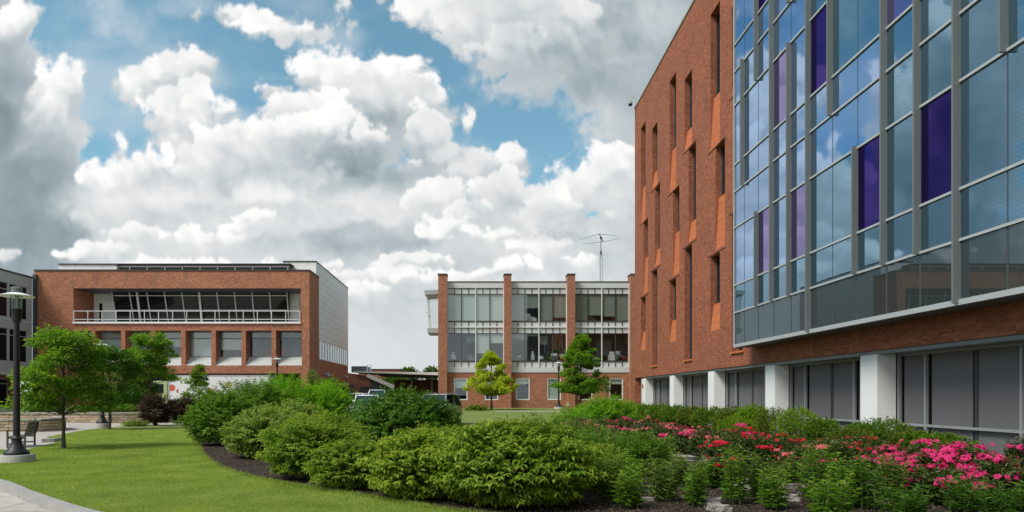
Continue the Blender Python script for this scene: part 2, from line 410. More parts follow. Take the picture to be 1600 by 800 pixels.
skyc = n('ShaderNodeVectorMath', {0: hsv.outputs[0], 3: .092}, operation='SCALE').outputs[0]
colr = n.mix(it.outputs[1], skyc, n('ShaderNodeVectorMath', {0: it.outputs[0], 3: .635}, operation='SCALE').outputs[0])
gnd = n.sstep(Z, -.02, .0, 0.0, 1.0)
colr = n.mix(gnd, (.12, .13, .10), colr)
bg = n('ShaderNodeBackground', {'Color': colr, 'Strength': 1.0})
wt.links.new(bg.outputs[0], wo.inputs[0])
world.cycles.sampling_method = 'MANUAL'; world.cycles.sample_map_resolution = 512
sc.view_settings.view_transform = 'Standard'; sc.view_settings.look = 'None'; sc.view_settings.gamma = 1.0
sc.view_settings.exposure = 0.72; sc.view_settings.use_curve_mapping = False
sc.cycles.max_bounces = 7; sc.cycles.transparent_max_bounces = 10; sc.cycles.diffuse_bounces = 3; sc.cycles.glossy_bounces = 3
sc.cycles.use_denoising = True; sc.cycles.caustics_reflective = False; sc.cycles.caustics_refractive = False
# ------------------------------------------------------------------ materials of the place
brickR = brick_mat('brick_right', (.37,.118,.057), (.27,.078,.040), (.24,.12,.08))
brickL = brick_mat('brick_left', (.47,.175,.09), (.38,.13,.07), (.34,.21,.14))
brickM = brick_mat('brick_middle', (.44,.165,.088), (.35,.12,.065), (.31,.20,.14))
brickE = brick_mat('brick_far', (.30,.12,.075), (.25,.09,.06), (.26,.17,.13))
terra = brick_mat('terracotta_panel', (.54,.165,.065), (.50,.15,.058), (.28,.075,.03), bw=3.0, bh=.45, ms=.012, streak=.06, dirt=.4)
white = plain('white_paint', (.82,.82,.81), .55, var=.05, scale=1.2)
offwhite = plain('white_metal_panel', (.56,.58,.57), .45, var=.05, scale=.8)
greymet = plain('grey_metal', (.165,.185,.185), .5, metal=.1, var=.07, scale=1.5)
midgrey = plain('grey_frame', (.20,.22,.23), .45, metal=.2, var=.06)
palegrey = plain('pale_grey_metal', (.42,.45,.45), .5, metal=.1, var=.06, scale=.7)
stucco = plain('grey_stucco', (.42,.44,.42), .8, var=.08, scale=1.3, bump=.15)
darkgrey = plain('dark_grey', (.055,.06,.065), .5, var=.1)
black = plain('black_metal', (.006,.006,.007), .5, var=.2, scale=8)
darkroom = plain('dark_interior', (.018,.019,.022), .9, var=.5, scale=.9)
roomwall = plain('room_wall', (.16,.17,.16), .9, var=.3, scale=.5)
redthing = plain('red_cabinet', (.30,.03,.02), .6)
blind = plain('roller_blind', (.26,.30,.26), .8, var=.06, scale=1.2)
blindpale = plain('pale_blind', (.58,.66,.62), .8, var=.06, scale=1.2)
blindgrey = plain('grey_blind', (.175,.168,.166), .85, var=.06, scale=1.1)
concrete = plain('concrete', (.40,.385,.35), .85, var=.12, scale=1.4, bump=.3, bscale=45)
roofdark = plain('roof_edge', (.035,.037,.04), .6)
roofgrey = plain('roof_gravel', (.22,.22,.21), .9)
clear = glass_mat('window_glass', (.90,.94,.93), .14, rtint=(.88,.95,.97), k=.9)
clearD = coated_glass('dark_window_glass', (.010,.010,.013), (.6,.65,.7), .02, kf=.22)
clearG = glass_mat('ground_floor_glass', (.92,.92,.94), .0, k=.03)
lampglass = glass_mat('lamp_glass', (.85,.9,.9), .06)
curt = coated_glass('blue_coated_glass', (.020,.050,.065), (.36,.50,.72), .18, .0)
curtp = coated_glass('blue_perforated_glass', (.030,.064,.074), (.25,.40,.52), .12, .18)
curts = coated_glass('spandrel_glass', (.055,.070,.068), (.26,.33,.38), .06, 0, kf=.40)
curtv = coated_glass('violet_coated_glass', (.012,.008,.040), (.32,.28,.52), .12, 0)
curtd = coated_glass('deep_blue_glass', (.005,.005,.034), (.075,.05,.25), .04, 0)
carglass = coated_glass('car_glass', (.012,.014,.016), (.28,.30,.33), .02, kf=.45)
carwhite = plain('white_car_paint', (.78,.79,.80), .22, var=.02, spec=.7)
carsilver = plain('silver_car_paint', (.42,.44,.45), .25, metal=.5, var=.02)
cargreen = plain('pale_green_cab_paint', (.42,.50,.24), .3, var=.03)
rubber = plain('rubber', (.02,.02,.02), .8)
chrome = plain('chrome', (.6,.6,.6), .2, metal=.9)
redlamp = plain('red_lamp', (.45,.02,.02), .25)
def stone_mat():
    m, nt, out = nt_new('dry_stone'); n = N(nt)
    uv = n('ShaderNodeUVMap').outputs[0]
    wn = n('ShaderNodeTexNoise', {'Vector': uv, 'Scale': 2.0, 'Detail': 3.0})
    wp = n('ShaderNodeVectorMath', {0: uv, 1: n('ShaderNodeVectorMath', {0: wn.outputs['Color'], 3: .09}, operation='SCALE').outputs[0]}, operation='ADD').outputs[0]
    b = n('ShaderNodeTexBrick', {'Vector': wp, 'Color1': (.52,.43,.31,1), 'Color2': (.33,.25,.17,1), 'Mortar': (.07,.055,.04,1), 'Scale': 1.0, 'Mortar Size': .012, 'Mortar Smooth': .5, 'Bias': 0, 'Brick Width': .38, 'Row Height': .135})
    b.squash = 1.6; b.squash_frequency = 3
    nz = n('ShaderNodeTexNoise', {'Vector': uv, 'Scale': 5.0, 'Detail': 6.0, 'Roughness': .7})
    c = n.mix(n.sstep(nz.outputs[0], .35, .7), b.outputs[0], n.mix(1.0, b.outputs[0], (1.35, 1.25, 1.15), 'MULTIPLY'))
    p = n('ShaderNodeBsdfPrincipled', {'Base Color': c, 'Roughness': .9})
    h = n.math('ADD', n.math('SUBTRACT', 1.0, b.outputs[1]), n.math('MULTIPLY', nz.outputs[0], .5))
    nt.links.new(n('ShaderNodeBump', {'Height': h, 'Strength': .9, 'Distance': .03}).outputs[0], p.inputs['Normal'])
    nt.links.new(p.outputs[0], out.inputs[0]); return m
def ground_mat(name, ca, cb, cc, s1=.35, s2=14, bump=.5, bs=40, s3=90):
    m, nt, out = nt_new(name); n = N(nt)
    tc = n('ShaderNodeTexCoord').outputs['Object']
    a = n('ShaderNodeTexNoise', {'Vector': tc, 'Scale': s1, 'Detail': 5.0, 'Roughness': .6})
    b = n('ShaderNodeTexNoise', {'Vector': tc, 'Scale': s2, 'Detail': 6.0, 'Roughness': .7})
    d = n('ShaderNodeTexNoise', {'Vector': tc, 'Scale': s3, 'Detail': 3.0, 'Roughness': .7})
    c = n.mix(n.sstep(a.outputs[0], .35, .65), ca, cb)
    c = n.mix(n.sstep(b.outputs[0], .42, .72), c, cc)
    k = n.math('MULTIPLY_ADD', d.outputs[0], .9, .55)
    c = n.mix(1.0, c, n('ShaderNodeCombineColor', {0: k, 1: k, 2: k}).outputs[0], 'MULTIPLY')
    p = n('ShaderNodeBsdfPrincipled', {'Base Color': c, 'Roughness': .9, 'Specular IOR Level': .2})
    h = n('ShaderNodeTexNoise', {'Vector': tc, 'Scale': bs, 'Detail': 6.0, 'Roughness': .75})
    nt.links.new(n('ShaderNodeBump', {'Height': h.outputs[0], 'Strength': bump, 'Distance': .04}).outputs[0], p.inputs['Normal'])
    nt.links.new(p.outputs[0], out.inputs[0]); return m
darkin = plain('dark_inner_wall', (.02,.018,.024), .9)
apron = plain('sill_apron_paint', (.44,.46,.45), .6, var=.10, scale=1.5)
bandm = plain('band_panel', (.64,.66,.66), .5, var=.06, scale=.9)
winframe = plain('window_frame_grey', (.30,.31,.32), .45, var=.05)
slate = plain('slate_blue_metal', (.05,.065,.08), .5, var=.06)
stone = stone_mat()
grassM = ground_mat('lawn_turf', (.18,.225,.055), (.27,.30,.085), (.155,.20,.048), .45, 4, .6, 60)
farM = ground_mat('far_grass', (.15,.21,.045), (.20,.23,.065), (.12,.17,.04), .2, 3, .3, 10)
mulchM = ground_mat('bark_mulch', (.060,.040,.032), (.085,.06,.048), (.028,.02,.016), .8, 22, 1.0, 55, 120)
paveM = brick_mat('paving_concrete', (.45,.415,.37), (.42,.385,.345), (.20,.185,.165), bw=1.5, bh=1.5, ms=.012, streak=.12, dirt=.55)
asphM = ground_mat('asphalt', (.060,.060,.062), (.075,.074,.072), (.05,.05,.05), .2, 8, .3, 80)
granite = ground_mat('granite', (.36,.35,.33), (.42,.41,.39), (.24,.235,.22), 1.5, 40, .3, 90)
lime = ground_mat('limestone', (.38,.355,.31), (.48,.455,.41), (.22,.20,.175), 2.0, 9, .9, 18)
woodM = plain('weathered_wood', (.10,.095,.08), .8, var=.3, scale=9)
barkM = plain('tree_bark', (.085,.072,.058), .9, var=.35, scale=14, bump=.6)
twigM = plain('twigs', (.07,.05,.03), .9, var=.3, scale=9)
stemM = plain('green_stems', (.07,.11,.03), .7, var=.2, scale=9)

# ------------------------------------------------------------------ ground, lawn, paths
def sheet(name, pts, z, mat, step=None):
    mb = MB(); mb.poly([(p[0], p[1], (z if not callable(z) else z(*p))) for p in pts]); o = mb.build(name, mat); struct(o); return o
gx = [-2500,-600,-200,-90,-60,-50,-40,-34,-28,-22,-16,-10,-4,2,8,12,16,24,40,90,300,2500]
gy = [-300,-40,-10,0,8,16,24,32,38,42,44.5,47,49.5,52,54.5,57,60,64,70,90,140,400,3000]
mb = MB()
for i in range(len(gx)-1):
    for j in range(len(gy)-1):
        q = [(gx[i],gy[j]),(gx[i+1],gy[j]),(gx[i+1],gy[j+1]),(gx[i],gy[j+1])]
        mb.quad(*[(a, b, terr(a, b)-.16) for a, b in q])
struct(mb.build('ground', farM, smooth='all'))
# smooth curves through measured boundary points
def spline(pts, n_=8):
    out = []
    P = [pts[0]]+list(pts)+[pts[-1]]
    for k in range(1, len(P)-2):
        p0, p1, p2, p3 = [np.array(P[k+i], float) for i in (-1, 0, 1, 2)]
        for t in np.linspace(0, 1, n_, endpoint=False):
            out.append(tuple(.5*((2*p1)+(-p0+p2)*t+(2*p0-5*p1+4*p2-p3)*t*t+(-p0+3*p1-3*p2+p3)*t**3)))
    out.append(tuple(pts[-1])); return out
kerb_line = spline([(-22,19.5),(-12.6,15.9),gp(0,750),gp(60,772),gp(150,800),(-3.2,8.1),(-1.2,6.7),(1,5.6),(4,4.6),(8,4.0)])
bed_line = spline([(-17.2,42),gp(299,664),gp(302,680),gp(310,696),gp(318,712),gp(347,731.5),gp(402,748),gp(448,757.5),gp(487,764),gp(560,775),gp(640,789),gp(690,797),(.9,9.0),(3,7.8),(7,6.2),(11.3,5.6)])
back_line = spline([gp(299,664),gp(211,664.5),gp(140,671.5),gp(84,681)], 5)+spline([gp(73,683),gp(97,688.5),gp(66,697),gp(53,700),gp(0,703.5),(-22,22.5)], 5)
lawn = [p for p in kerb_line]+[p for p in bed_line[::-1] if p[1] < 40.0 or p[0] > -16]+back_line[1:]
lawn_o = sheet('lawn', lawn, 0.0, grassM)
bed = [p for p in bed_line]+[(11.4,46),(9.5,44),(6.5,33),(2,27.5),(-2.5,27),(-7,31),(-13,42)]
bed_o = sheet('mulch_bed', bed, .012, mulchM)
fp = [(p[0], p[1]) for p in kerb_line]+[(8,-12),(-40,-12),(-40,19.5)]
sheet('front_path', fp, -.12, paveM)
plaza = [(-60,20),(-21.9,22.5)]+back_line[::-1][1:]+[(-17.2,42.0),(-20,44),(-20,64),(-60,64)]
mb = MB(); mb.poly([(x, y, -.012 if y < 43 else terr(x, y)-.012) for x, y in plaza]); 
struct(mb.build('plaza_path', paveM))
# kerb: granite strip following the edge of the lawn
def strip(name, line, w, z0, z1, mat, side=1):
    mb = MB(); L = []
    for k, p in enumerate(line):
        a = np.array(line[max(k-1, 0)]); b = np.array(line[min(k+1, len(line)-1)]); d = (b-a)/np.linalg.norm(b-a)
        nrm = np.array([-d[1], d[0]])*side; L.append((np.array(p), np.array(p)-nrm*w))
    for k in range(len(L)-1):
        (a, a2), (b, b2) = L[k], L[k+1]
        mb.hexa([(*a, z0), (*b, z0), (*b2, z0), (*a2, z0), (*a, z1), (*b, z1), (*b2, z1), (*a2, z1)])
    return mb.build(name, mat)
struct(strip('kerb', kerb_line, .16, -.18, .025, granite))
struct(strip('kerb', [gp(97,689),gp(84,690.5),gp(65,691)], .2, -.02, .12, granite))
mb = MB()
xs = np.linspace(-26, -2.2, 8); ys = np.linspace(38, 66, 10)
for i in range(7):
    for j in range(9):
        q = [(xs[i],ys[j]),(xs[i+1],ys[j]),(xs[i+1],ys[j+1]),(xs[i],ys[j+1])]
        if xs[i] < -19 and ys[j] < 52: continue
        mb.quad(*[(a, b, terr(a, b)-.05) for a, b in q])
struct(mb.build('car_park', asphM))
mb = MB(); xs = np.linspace(-2.15, 11.95, 5); ys = np.linspace(25.5, 69.2, 14)
for i in range(4):
    for j in range(13):
        mb.quad(*[(a, b, terr(a, b)-.055) for a, b in ((xs[i],ys[j]),(xs[i+1],ys[j]),(xs[i+1],ys[j+1]),(xs[i],ys[j+1]))])
struct(mb.build('far_lawn', farM))
mb = MB()
ys = [55.4, 56.4]
for i in range(6):
    a, b = 1.5+i*2, 3.5+i*2
    mb.quad((a, ys[0], terr(a, ys[0])-.04), (b, ys[0], terr(b, ys[0])-.04), (b, ys[1], terr(b, ys[1])-.04), (a, ys[1], terr(a, ys[1])-.04))
struct(mb.build('narrow_path', paveM))
# paving joints on the front path and plaza
# concrete strip at the foot of the right building
struct(MB().box(11.4, 12.02, 4, 45, -.1, .06).build('concrete_strip', concrete))

def poly_mask(poly, P):
    x, y = P[:, 0], P[:, 1]; ins = np.zeros(len(P), bool); j = len(poly)-1
    for i in range(len(poly)):
        xi, yi = poly[i]; xj, yj = poly[j]
        c = ((yi > y) != (yj > y)) & (x < (xj-xi)*(y-yi)/((yj-yi) if yj != yi else 1e-9)+xi)
        ins ^= c; j = i
    return ins
def raw_mesh(name, V, faces_per, nv, mat, parent=None, attr=None, kind=None):
    "V: (n, nv, 3) vertices; faces_per: list of index tuples of one size"
    n_ = len(V); k = len(faces_per); sz = len(faces_per[0])
    me = bpy.data.meshes.new(name)
    me.vertices.add(n_*nv); me.vertices.foreach_set('co', V.astype(np.float32).ravel())
    idx = (np.arange(n_)[:, None, None]*nv+np.array(faces_per)[None]).astype(np.int32)
    me.loops.add(idx.size); me.loops.foreach_set('vertex_index', idx.ravel())
    me.polygons.add(n_*k); me.polygons.foreach_set('loop_start', np.arange(0, idx.size, sz, dtype=np.int32))
    me.update(calc_edges=True)
    if attr is not None:
        at_ = me.attributes.new('tipf', 'FLOAT', 'POINT'); at_.data.foreach_set('value', np.repeat(attr, nv).astype(np.float32))
    me.materials.append(mat)
    o = bpy.data.objects.new(name, me); COL.objects.link(o)
    if parent is not None: o.parent = parent
    if kind: o['kind'] = kind
    return o
# grass blades standing on the lawn
bladeM = leaf_mat('grass_blade', (.20,.25,.045), (.27,.30,.075), None, .35, .5, .25, 1.45, .95, 1.1, (.60, .74, .55))
def blades(poly, n_, ymin, ymax, power, name, mat, hgt=(.014,.032), z=0.0):
    P = []
    tot = 0
    while tot < n_:
        yy = ymin*(ymax/ymin)**rng.random(n_)
        xx = (rng.random(n_)*1.6-.72)*yy*1.02
        q = np.stack([xx, yy], 1); q = q[poly_mask(poly, q)]; P.append(q); tot += len(q)
    P = np.concatenate(P)[:n_]; m = len(P)
    s_ = np.clip(P[:, 1]/11, 1, 2.2)
    h = (hgt[0]+(hgt[1]-hgt[0])*rng.random(m))*np.clip(s_, 1, 1.5); a = rng.random(m)*2*math.pi; w = .0038*s_
    lean = rng.normal(0, .025, (m, 2))*s_[:, None]
    b = np.concatenate([P, np.full((m, 1), z)], 1)
    d = np.stack([np.cos(a)*w, np.sin(a)*w, np.zeros(m)], 1)
    t = b.copy(); t[:, :2] += lean; t[:, 2] += h
    V = np.stack([b-d, b+d, t], 1)
    return raw_mesh(name, V, [(0, 1, 2)], 3, mat, kind='stuff')
g = blades(lawn, 230000, 9.2, 34, 1, 'grass', bladeM)

m_ = 9000; bl_ = np.array(bed_line[8:]); ii = rng.integers(0, len(bl_)-1, m_); tt_ = rng.random((m_, 1))
q = bl_[ii]*(1-tt_)+bl_[ii+1]*tt_+rng.normal(0, .05, (m_, 2))
h_ = .03+.055*rng.random(m_); a_ = rng.random(m_)*6.28; b_ = np.concatenate([q, np.full((m_, 1), .005)], 1); d_ = np.stack([np.cos(a_)*.005, np.sin(a_)*.005, 0*a_], 1)
t_ = b_.copy(); t_[:, :2] += rng.normal(0, .03, (m_, 2)); t_[:, 2] += h_
ed_ = raw_mesh('edge_grass', np.stack([b_-d_, b_+d_, t_], 1), [(0, 1, 2)], 3, bladeM, kind='stuff'); ed_['label'] = 'ragged longer grass along the bark bed edge'; ed_['category'] = 'grass'
g['label'] = 'short green mown grass of the lawn'; g['category'] = 'grass'
# bark chips lying on the open mulch
m_ = 26000
yy = 8.5*(26/8.5)**rng.random(m_*3); xx = (rng.random(m_*3)*1.5-.5)*yy
q = np.stack([xx, yy], 1); q = q[poly_mask(bed, q)][:m_]
m_ = len(q); c = np.concatenate([q, np.full((m_, 1), .022)], 1)
A = rng.normal(size=(m_, 3))*np.array([1, 1, .35]); A /= np.linalg.norm(A, axis=1)[:, None]
Bv = np.cross(A, rng.normal(size=(m_, 3))*.4+np.array([0, 0, 1])); Bv /= np.linalg.norm(Bv, axis=1)[:, None]
la = .012+.022*rng.random((m_, 1)); lb = .005+.008*rng.random((m_, 1))
chipM = leaf_mat('bark_chip', (.05,.034,.027), (.15,.11,.085), None, 0.0, .9, .1, 1.0, 1.0)
o = raw_mesh('bark_chips', np.stack([c-A*la-Bv*lb, c+A*la-Bv*lb, c+A*la+Bv*lb, c-A*la+Bv*lb], 1), [(0, 1, 2, 3)], 4, chipM, kind='stuff')
o['label'] = 'loose brown bark chips covering the planting bed'; o['category'] = 'mulch'
# ------------------------------------------------------------------ buildings
def window(par, ax, c, u0, u1, z0, z1, fw, fm, gm, us=(), zs=(), blinds=(), bm_=None, fd=.10, sgn=1, bd=.14, name='window', thin=None):
    "frame (part) > pane, blind (sub-parts). c: outer plane; inside lies towards sgn"
    def B(mb, a, b, e, f, d0, d1):
        lo, hi = sorted((c+sgn*d0, c+sgn*d1))
        if ax == 'x': mb.box(lo, hi, a, b, e, f)
        else: mb.box(a, b, lo, hi, e, f)
    f = MB(); t = thin or fw
    B(f, u0, u0+fw, z0, z1, 0, fd); B(f, u1-fw, u1, z0, z1, 0, fd); B(f, u0+fw, u1-fw, z0, z0+fw, 0, fd); B(f, u0+fw, u1-fw, z1-fw, z1, 0, fd)
    for u in us: B(f, u-t/2, u+t/2, z0+fw, z1-fw, .004, fd-.004)
    for z in zs: B(f, u0+fw, u1-fw, z-t/2, z+t/2, .008, fd-.008)
    fo = f.build(name, fm, par)
    g = MB(); gc = c+sgn*fd*.5
    P = (lambda u, z: (gc, u, z)) if ax == 'x' else (lambda u, z: (u, gc, z))
    g.quad(P(u0, z0), P(u1, z0), P(u1, z1), P(u0, z1)); g.build('pane', gm, fo)
    for (a, b, e, h) in blinds:
        q = MB(); B(q, a, b, e, h, bd, bd+.012); q.build('blind', bm_, fo)
    return fo

# ---- right building ----------------------------------------------------
XW, YF, ZB, ZT = 12.0, 51.84, 3.03, 23.45
RB = thing('brick_building', 'tall red brick block with narrow slots and a projecting blue glass curtain wall', 'building', (XW, YF, 0))
slots = []
for k in range(3):
    ya = 49.93-7.43*k; yb = 46.75-7.3*k
    ya2, yb2 = ya-.75, yb-.75
    slots += [(ya-1.36, ya, 14.25, 21.2, 16.9), (ya2-1.3, ya2, 8.95, 14.12, 11.6), (ya-1.36, ya, 4.97, 8.78, 6.35)]
    slots += [(yb-1.36, yb, 15.75, 19.9, 16.9), (yb2-1.3, yb2, 10.35, 15.6, 11.5), (yb-1.36, yb, 3.73, 10.15, 3.95)]
mb = MB(); mb.wall('x', XW, -14, YF, ZB, ZT, [s[:4] for s in slots], .36)
mb.quad((XW, YF, 0), (34, YF, 0), (34, YF, ZT), (XW, YF, ZT))
mb.quad((XW, YF, ZB), (XW, -14, ZB), (XW+.6, -14, ZB), (XW+.6, YF, ZB))
mb.box(XW+.4, 34, -14, YF-.01, ZT-.3, ZT-.05)
wallo = mb.build('wall', brickR, RB)
MB().box(XW-.06, XW+.4, -14, YF+.06, ZT+.002, ZT+.16).build('coping', palegrey, RB)
ld = MB()
for (a, b, z0, z1, zo) in slots:
    # dark window at the back of the slot, terracotta slope at its foot
    w = MB(); w.quad((XW+.355, a, z0), (XW+.355, b, z0), (XW+.355, b, z1), (XW+.355, a, z1)); wo_ = w.build('window', clearD, RB)
    fr = MB(); fr.box(XW+.30, XW+.352, b-.06, b-.004, z0+.01, z1-.01); fr.build('frame', darkgrey, wo_)
    if zo - z0 > .5:
        p = MB(); p.hexa([(XW+.004, a+.005, z0+.005), (XW+.004, b-.005, z0+.005), (XW+.34, b-.005, z0+.005), (XW+.34, a+.005, z0+.005),
                          (XW+.17, a+.005, zo), (XW+.17, b-.005, zo), (XW+.34, b-.005, zo), (XW+.34, a+.005, zo)])
        p.build('terracotta_panel', terra, RB)
    else:
        MB().box(XW-.08, XW+.3, a-.12, b+.04, z0-.10, z0-.004).build('sill', terra, RB)
for k in range(3):
    ya = 49.93-7.43*k; yb = 46.75-7.3*k
    for (y0, y1, z) in ((ya-2.1, ya+.35, 14.18), (ya-2.1, ya+.35, 8.86), (yb-2.1, yb+.3, 15.68), (yb-2.1, yb+.3, 10.24)):
        MB().box(XW-.035, XW+.02, y0, y1, z-.025, z+.035).build('brick_ledge', brickR, RB)
MB().box(XW+.4, 33.9, -13.9, YF-.1, -.1, .02).build('floor_slab', concrete, RB)
dk = MB(); dk.quad((13.9, -14, 0), (13.9, YF-1, 0), (13.9, YF-1, ZT-.4), (13.9, -14, ZT-.4)); dk.build('inner_wall', roomwall, RB)
# lintel, piers and recessed windows of the ground floor
GX = 12.56
MB().box(XW+.06, GX+.2, -14, YF-2.2, ZB-.12, ZB-.004).build('soffit', midgrey, RB)  # darker grey puts the shade under the overhang into the colour
piers = [49.6-7.05*k for k in range(10)]
for y1 in piers:
    MB().box(XW+.02, GX+.02, y1-.9, y1, -.1, ZB-.125).build('pier', white, RB)
MB().box(XW+.02, 34, YF-2.25, YF-2.2+.3, -.1, ZB-.13).build('end_wall', stucco, RB)
MB().box(XW-.03, XW+.015, 49.25, 49.5, 2.25, 2.5).build('alarm_box', redthing, RB)
for k, y1 in enumerate(piers[:-1]):
    a, b = y1-7.05, y1-.9
    m1, m2 = b-1.25, b-4.65
    bl = []
    for (p, q) in ((m1+.08, b-.14), (m2+1.70, m1-.12), (m2+.06, m2+1.50), (a+.06, m2-.12)):
        lowz = .1 if (k*3+len(bl)) % 4 else .55
        bl.append((p, q, lowz, ZB-.15))
    window(RB, 'x', GX+.06, a, b, -.05, ZB-.125, .07, winframe, clearG, (m1, m2), (.82,), bl, blindgrey, bd=.13)
    MB().box(GX+.02, GX+.055, a, b, -.06, .06).build('sill', greymet, RB)
    MB().box(GX+.16, GX+.19, m2+1.5, m2+1.6, 0, ZB-.13).build('blind_gap_bar', darkgrey, RB)  # dark bar standing in for the dim gap between two blinds
# ---- curtain wall
CX = 11.10; C0 = 3.84; YL = 29.38; mod = 1.404
cw = MB().box(CX+.03, XW-.004, -12, YL-.03, C0+.03, 24.4).build('curtain_wall', darkgrey, RB)
lev = [C0, 5.23, 6.40, 8.87, 10.42, 11.58, 14.12, 15.57, 16.72, 19.27, 20.72, 21.87, 24.4]
ky = [29.72-mod*k for k in range(0, 30)]; ky[0] = YL
# (module line, z from, z to) of every projecting fin
fins = [(1,10.42,15.6),(2,14.12,24.4),(2,5.23,8.9),(3,5.23,24.4),(4,5.23,14.1),(5,C0,24.4),(6,10.42,24.4),(7,5.23,8.9),(8,5.23,24.4),(9,5.23,24.4),(10,C0,24.4),(11,8.87,24.4),
        (1,19.27,24.4),(4,15.57,19.3),(12,5.23,14.1),(13,5.23,24.4),(14,8.87,14.1),(15,C0,24.4),(16,5.23,24.4),(18,5.23,15.6),(20,C0,24.4),(22,5.23,24.4),(25,C0,24.4)]
for (k, z0, z1) in fins:
    MB().box(CX-.185, CX-.002, ky[k]-.028, ky[k]+.028, z0-.03 if z0 > C0 else z0-.06, z1+.03).build('fin', greymet, cw)
tr = MB()
for z in lev[1:-1]: tr.box(CX-.05, CX+.02, -12, YL, z-.032, z+.032)
tr.build('transom', palegrey, cw)
ed = MB().box(CX-.06, CX+.03, -12, YL+.03, C0-.10, C0+.03); ed.box(CX-.06, CX+.03, YL-.03, YL+.03, C0+.03, 24.4); ed.box(CX+.03, XW-.01, YL-.03, YL+.03, C0-.1, 24.4)
ed.build('edge_frame', palegrey, cw)
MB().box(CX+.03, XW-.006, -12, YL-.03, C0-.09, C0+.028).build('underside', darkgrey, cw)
def on_fin(k, zm): return any(f[0] == k and f[1] < zm < f[2] for f in fins)
violet = {(2,7.6):curtv,(4,7.6):curtv,(7,7.6):curtd,(9,7.6):curtd,(3,12.8):curtv,(5,12.8):curtd,(2,18):curtd,(8,12.8):curtv,(6,18):curtd,(13,7.6):curtd,(12,18):curtv,(16,12.8):curtd,(10,18):curtd}
cells = []
for r_ in range(len(lev)-1):
    zm = (lev[r_]+lev[r_+1])/2; k = 0
    while k < 26:
        e = k+1
        vm = None
        for (kk, zz), m_ in violet.items():
            if kk == k and lev[r_] < zz < lev[r_+1]: vm = m_
        while not on_fin(e, zm) and e < 26 and e-k < 3: e += 1
        for j in range(k+1, e+1):
            if ky[j] > 11 and not (j == e and on_fin(e, zm)): MB().box(CX-.006, CX+.01, ky[j]-(.03 if r_ == 0 else .014), ky[j]+(.03 if r_ == 0 else .014), lev[r_]+.034, lev[r_+1]-.034).build('joint', darkgrey, cw)
        if vm is not None and e-k > 1: vm = None
        if vm is None: vm = curts if r_ == 0 else curtp if (lev[r_] < 5.3 or k >= 7 or (r_ % 4 in (1, 2) and k >= 5)) else curt
        cells.append((k, e, r_, vm)); k = e
rest = {}
for (k, e, r_, vm) in cells:
    mb = MB().quad((CX-.001, ky[e], lev[r_]), (CX-.001, ky[k], lev[r_]), (CX-.001, ky[k], lev[r_+1]), (CX-.001, ky[e], lev[r_+1]))
    y1 = ky[k]; top = 619-(lev[r_]-EYE)*F/max(ky[k], 1)
    if ky[k] > 13.9 and top > 0: mb.build('glass_pane', vm, cw)
    else:
        rest.setdefault(vm.name, [MB(), vm]); rest[vm.name][0].quad(*mb.v)
for v_ in rest.values():
    o = v_[0].build('upper_glass', v_[1], cw); o['kind'] = 'stuff'
mb = MB().quad((XW-.2, YL-.05, 3.9), (XW-.2, -12, 3.9), (XW-.2, -12, 24.3), (XW-.2, YL-.05, 24.3))
# CCTV dome on the roof corner
cc = thing('security_camera', "small dome camera on a curved arm at the tall brick block's roof corner", 'security camera', (11.85, 51.5, ZT))
MB().tube([(12.02,51.5,ZT+.05),(12.0,51.5,ZT+.55),(11.9,51.5,ZT+.75),(11.72,51.5,ZT+.78),(11.6,51.5,ZT+.62),(11.58,51.5,ZT+.45)], .035, 8).build('arm', palegrey, cc, smooth=True)
MB().tube_profile([(.02,.45),(.16,.42),(.17,.25),(.15,.22)], 11.58, 51.5, ZT, 16).build('housing', palegrey, cc, smooth=True)
MB().tube_profile([(.02,.06),(.09,.09),(.14,.16),(.15,.22)], 11.58, 51.5, ZT, 16).build('dome', carglass, cc, smooth=True)

# ---- middle building ----------------------------------------------------
YM = 70.0; m2 = lambda px: at(px, YM); hm = lambda py: hz(py, YM)
MBd = thing('laboratory_building', 'three storey glass and brick building with four brick piers, in the middle', 'building', (6, YM, .5))
gz = .45; zroof = hm(440)
xs_p = [(-3.92,-3.02),(2.78,3.50),(9.22,9.98),(15.62,16.2)]
holes = []
for px in (709,757,806,855,904,952): holes.append((m2(px), m2(px+21.5), hm(625), hm(591)))
mb = MB(); mb.wall('y', YM, -3.9, 16.2, gz-.3, hm(582.5), holes, .15)
mb.quad((-3.9, YM, gz-.3), (-3.9, YM+26, gz-.3), (-3.9, YM+26, zroof-.4), (-3.9, YM, zroof-.4))
mb.quad((-3.9, YM+26, gz-.3), (30, YM+26, gz-.3), (30, YM+26, zroof-.4), (-3.9, YM+26, zroof-.4))
mb.quad((16.2, YM, gz-.3), (30, YM, gz-.3), (30, YM, 13.2), (16.2, YM, 13.2))
mb.build('wall', brickM, MBd)
MB().box(-3.9, 30, YM+.3, YM+26, zroof-.45, zroof-.15).build('roof', roofgrey, MBd)
for i, (a, b) in enumerate(xs_p):
    p = MB().box(a, b, YM-.75, YM+.6, gz-.3, hm(431.5)).build('brick_pier', brickM, MBd)
    MB().box(a-.05, b+.05, YM-.8, YM+.65, hm(431.5)+.002, hm(430)+.03).build('cap', roofdark, p)
for i, h in enumerate(holes):
    zc = h[2]+(h[3]-h[2])*(.55 if i != 3 else .02)
    window(MBd, 'y', YM+.03, h[0], h[1], h[2], h[3], .10, white, clear, (), (), [(h[0]+.1, h[1]-.1, zc+(.2*(i % 3)), h[3]-.1)], blindpale, fd=.08)
MB().box(-3.8, 16, YM+3.5, YM+3.6, gz, zroof-.5).build('inner_wall', roomwall, MBd)
for z in (hm(582)-.1, hm(511), hm(440)-.5): MB().box(-3.8, 16, YM+.25, YM+3.5, z-.25, z).build('floor_slab', roomwall, MBd)
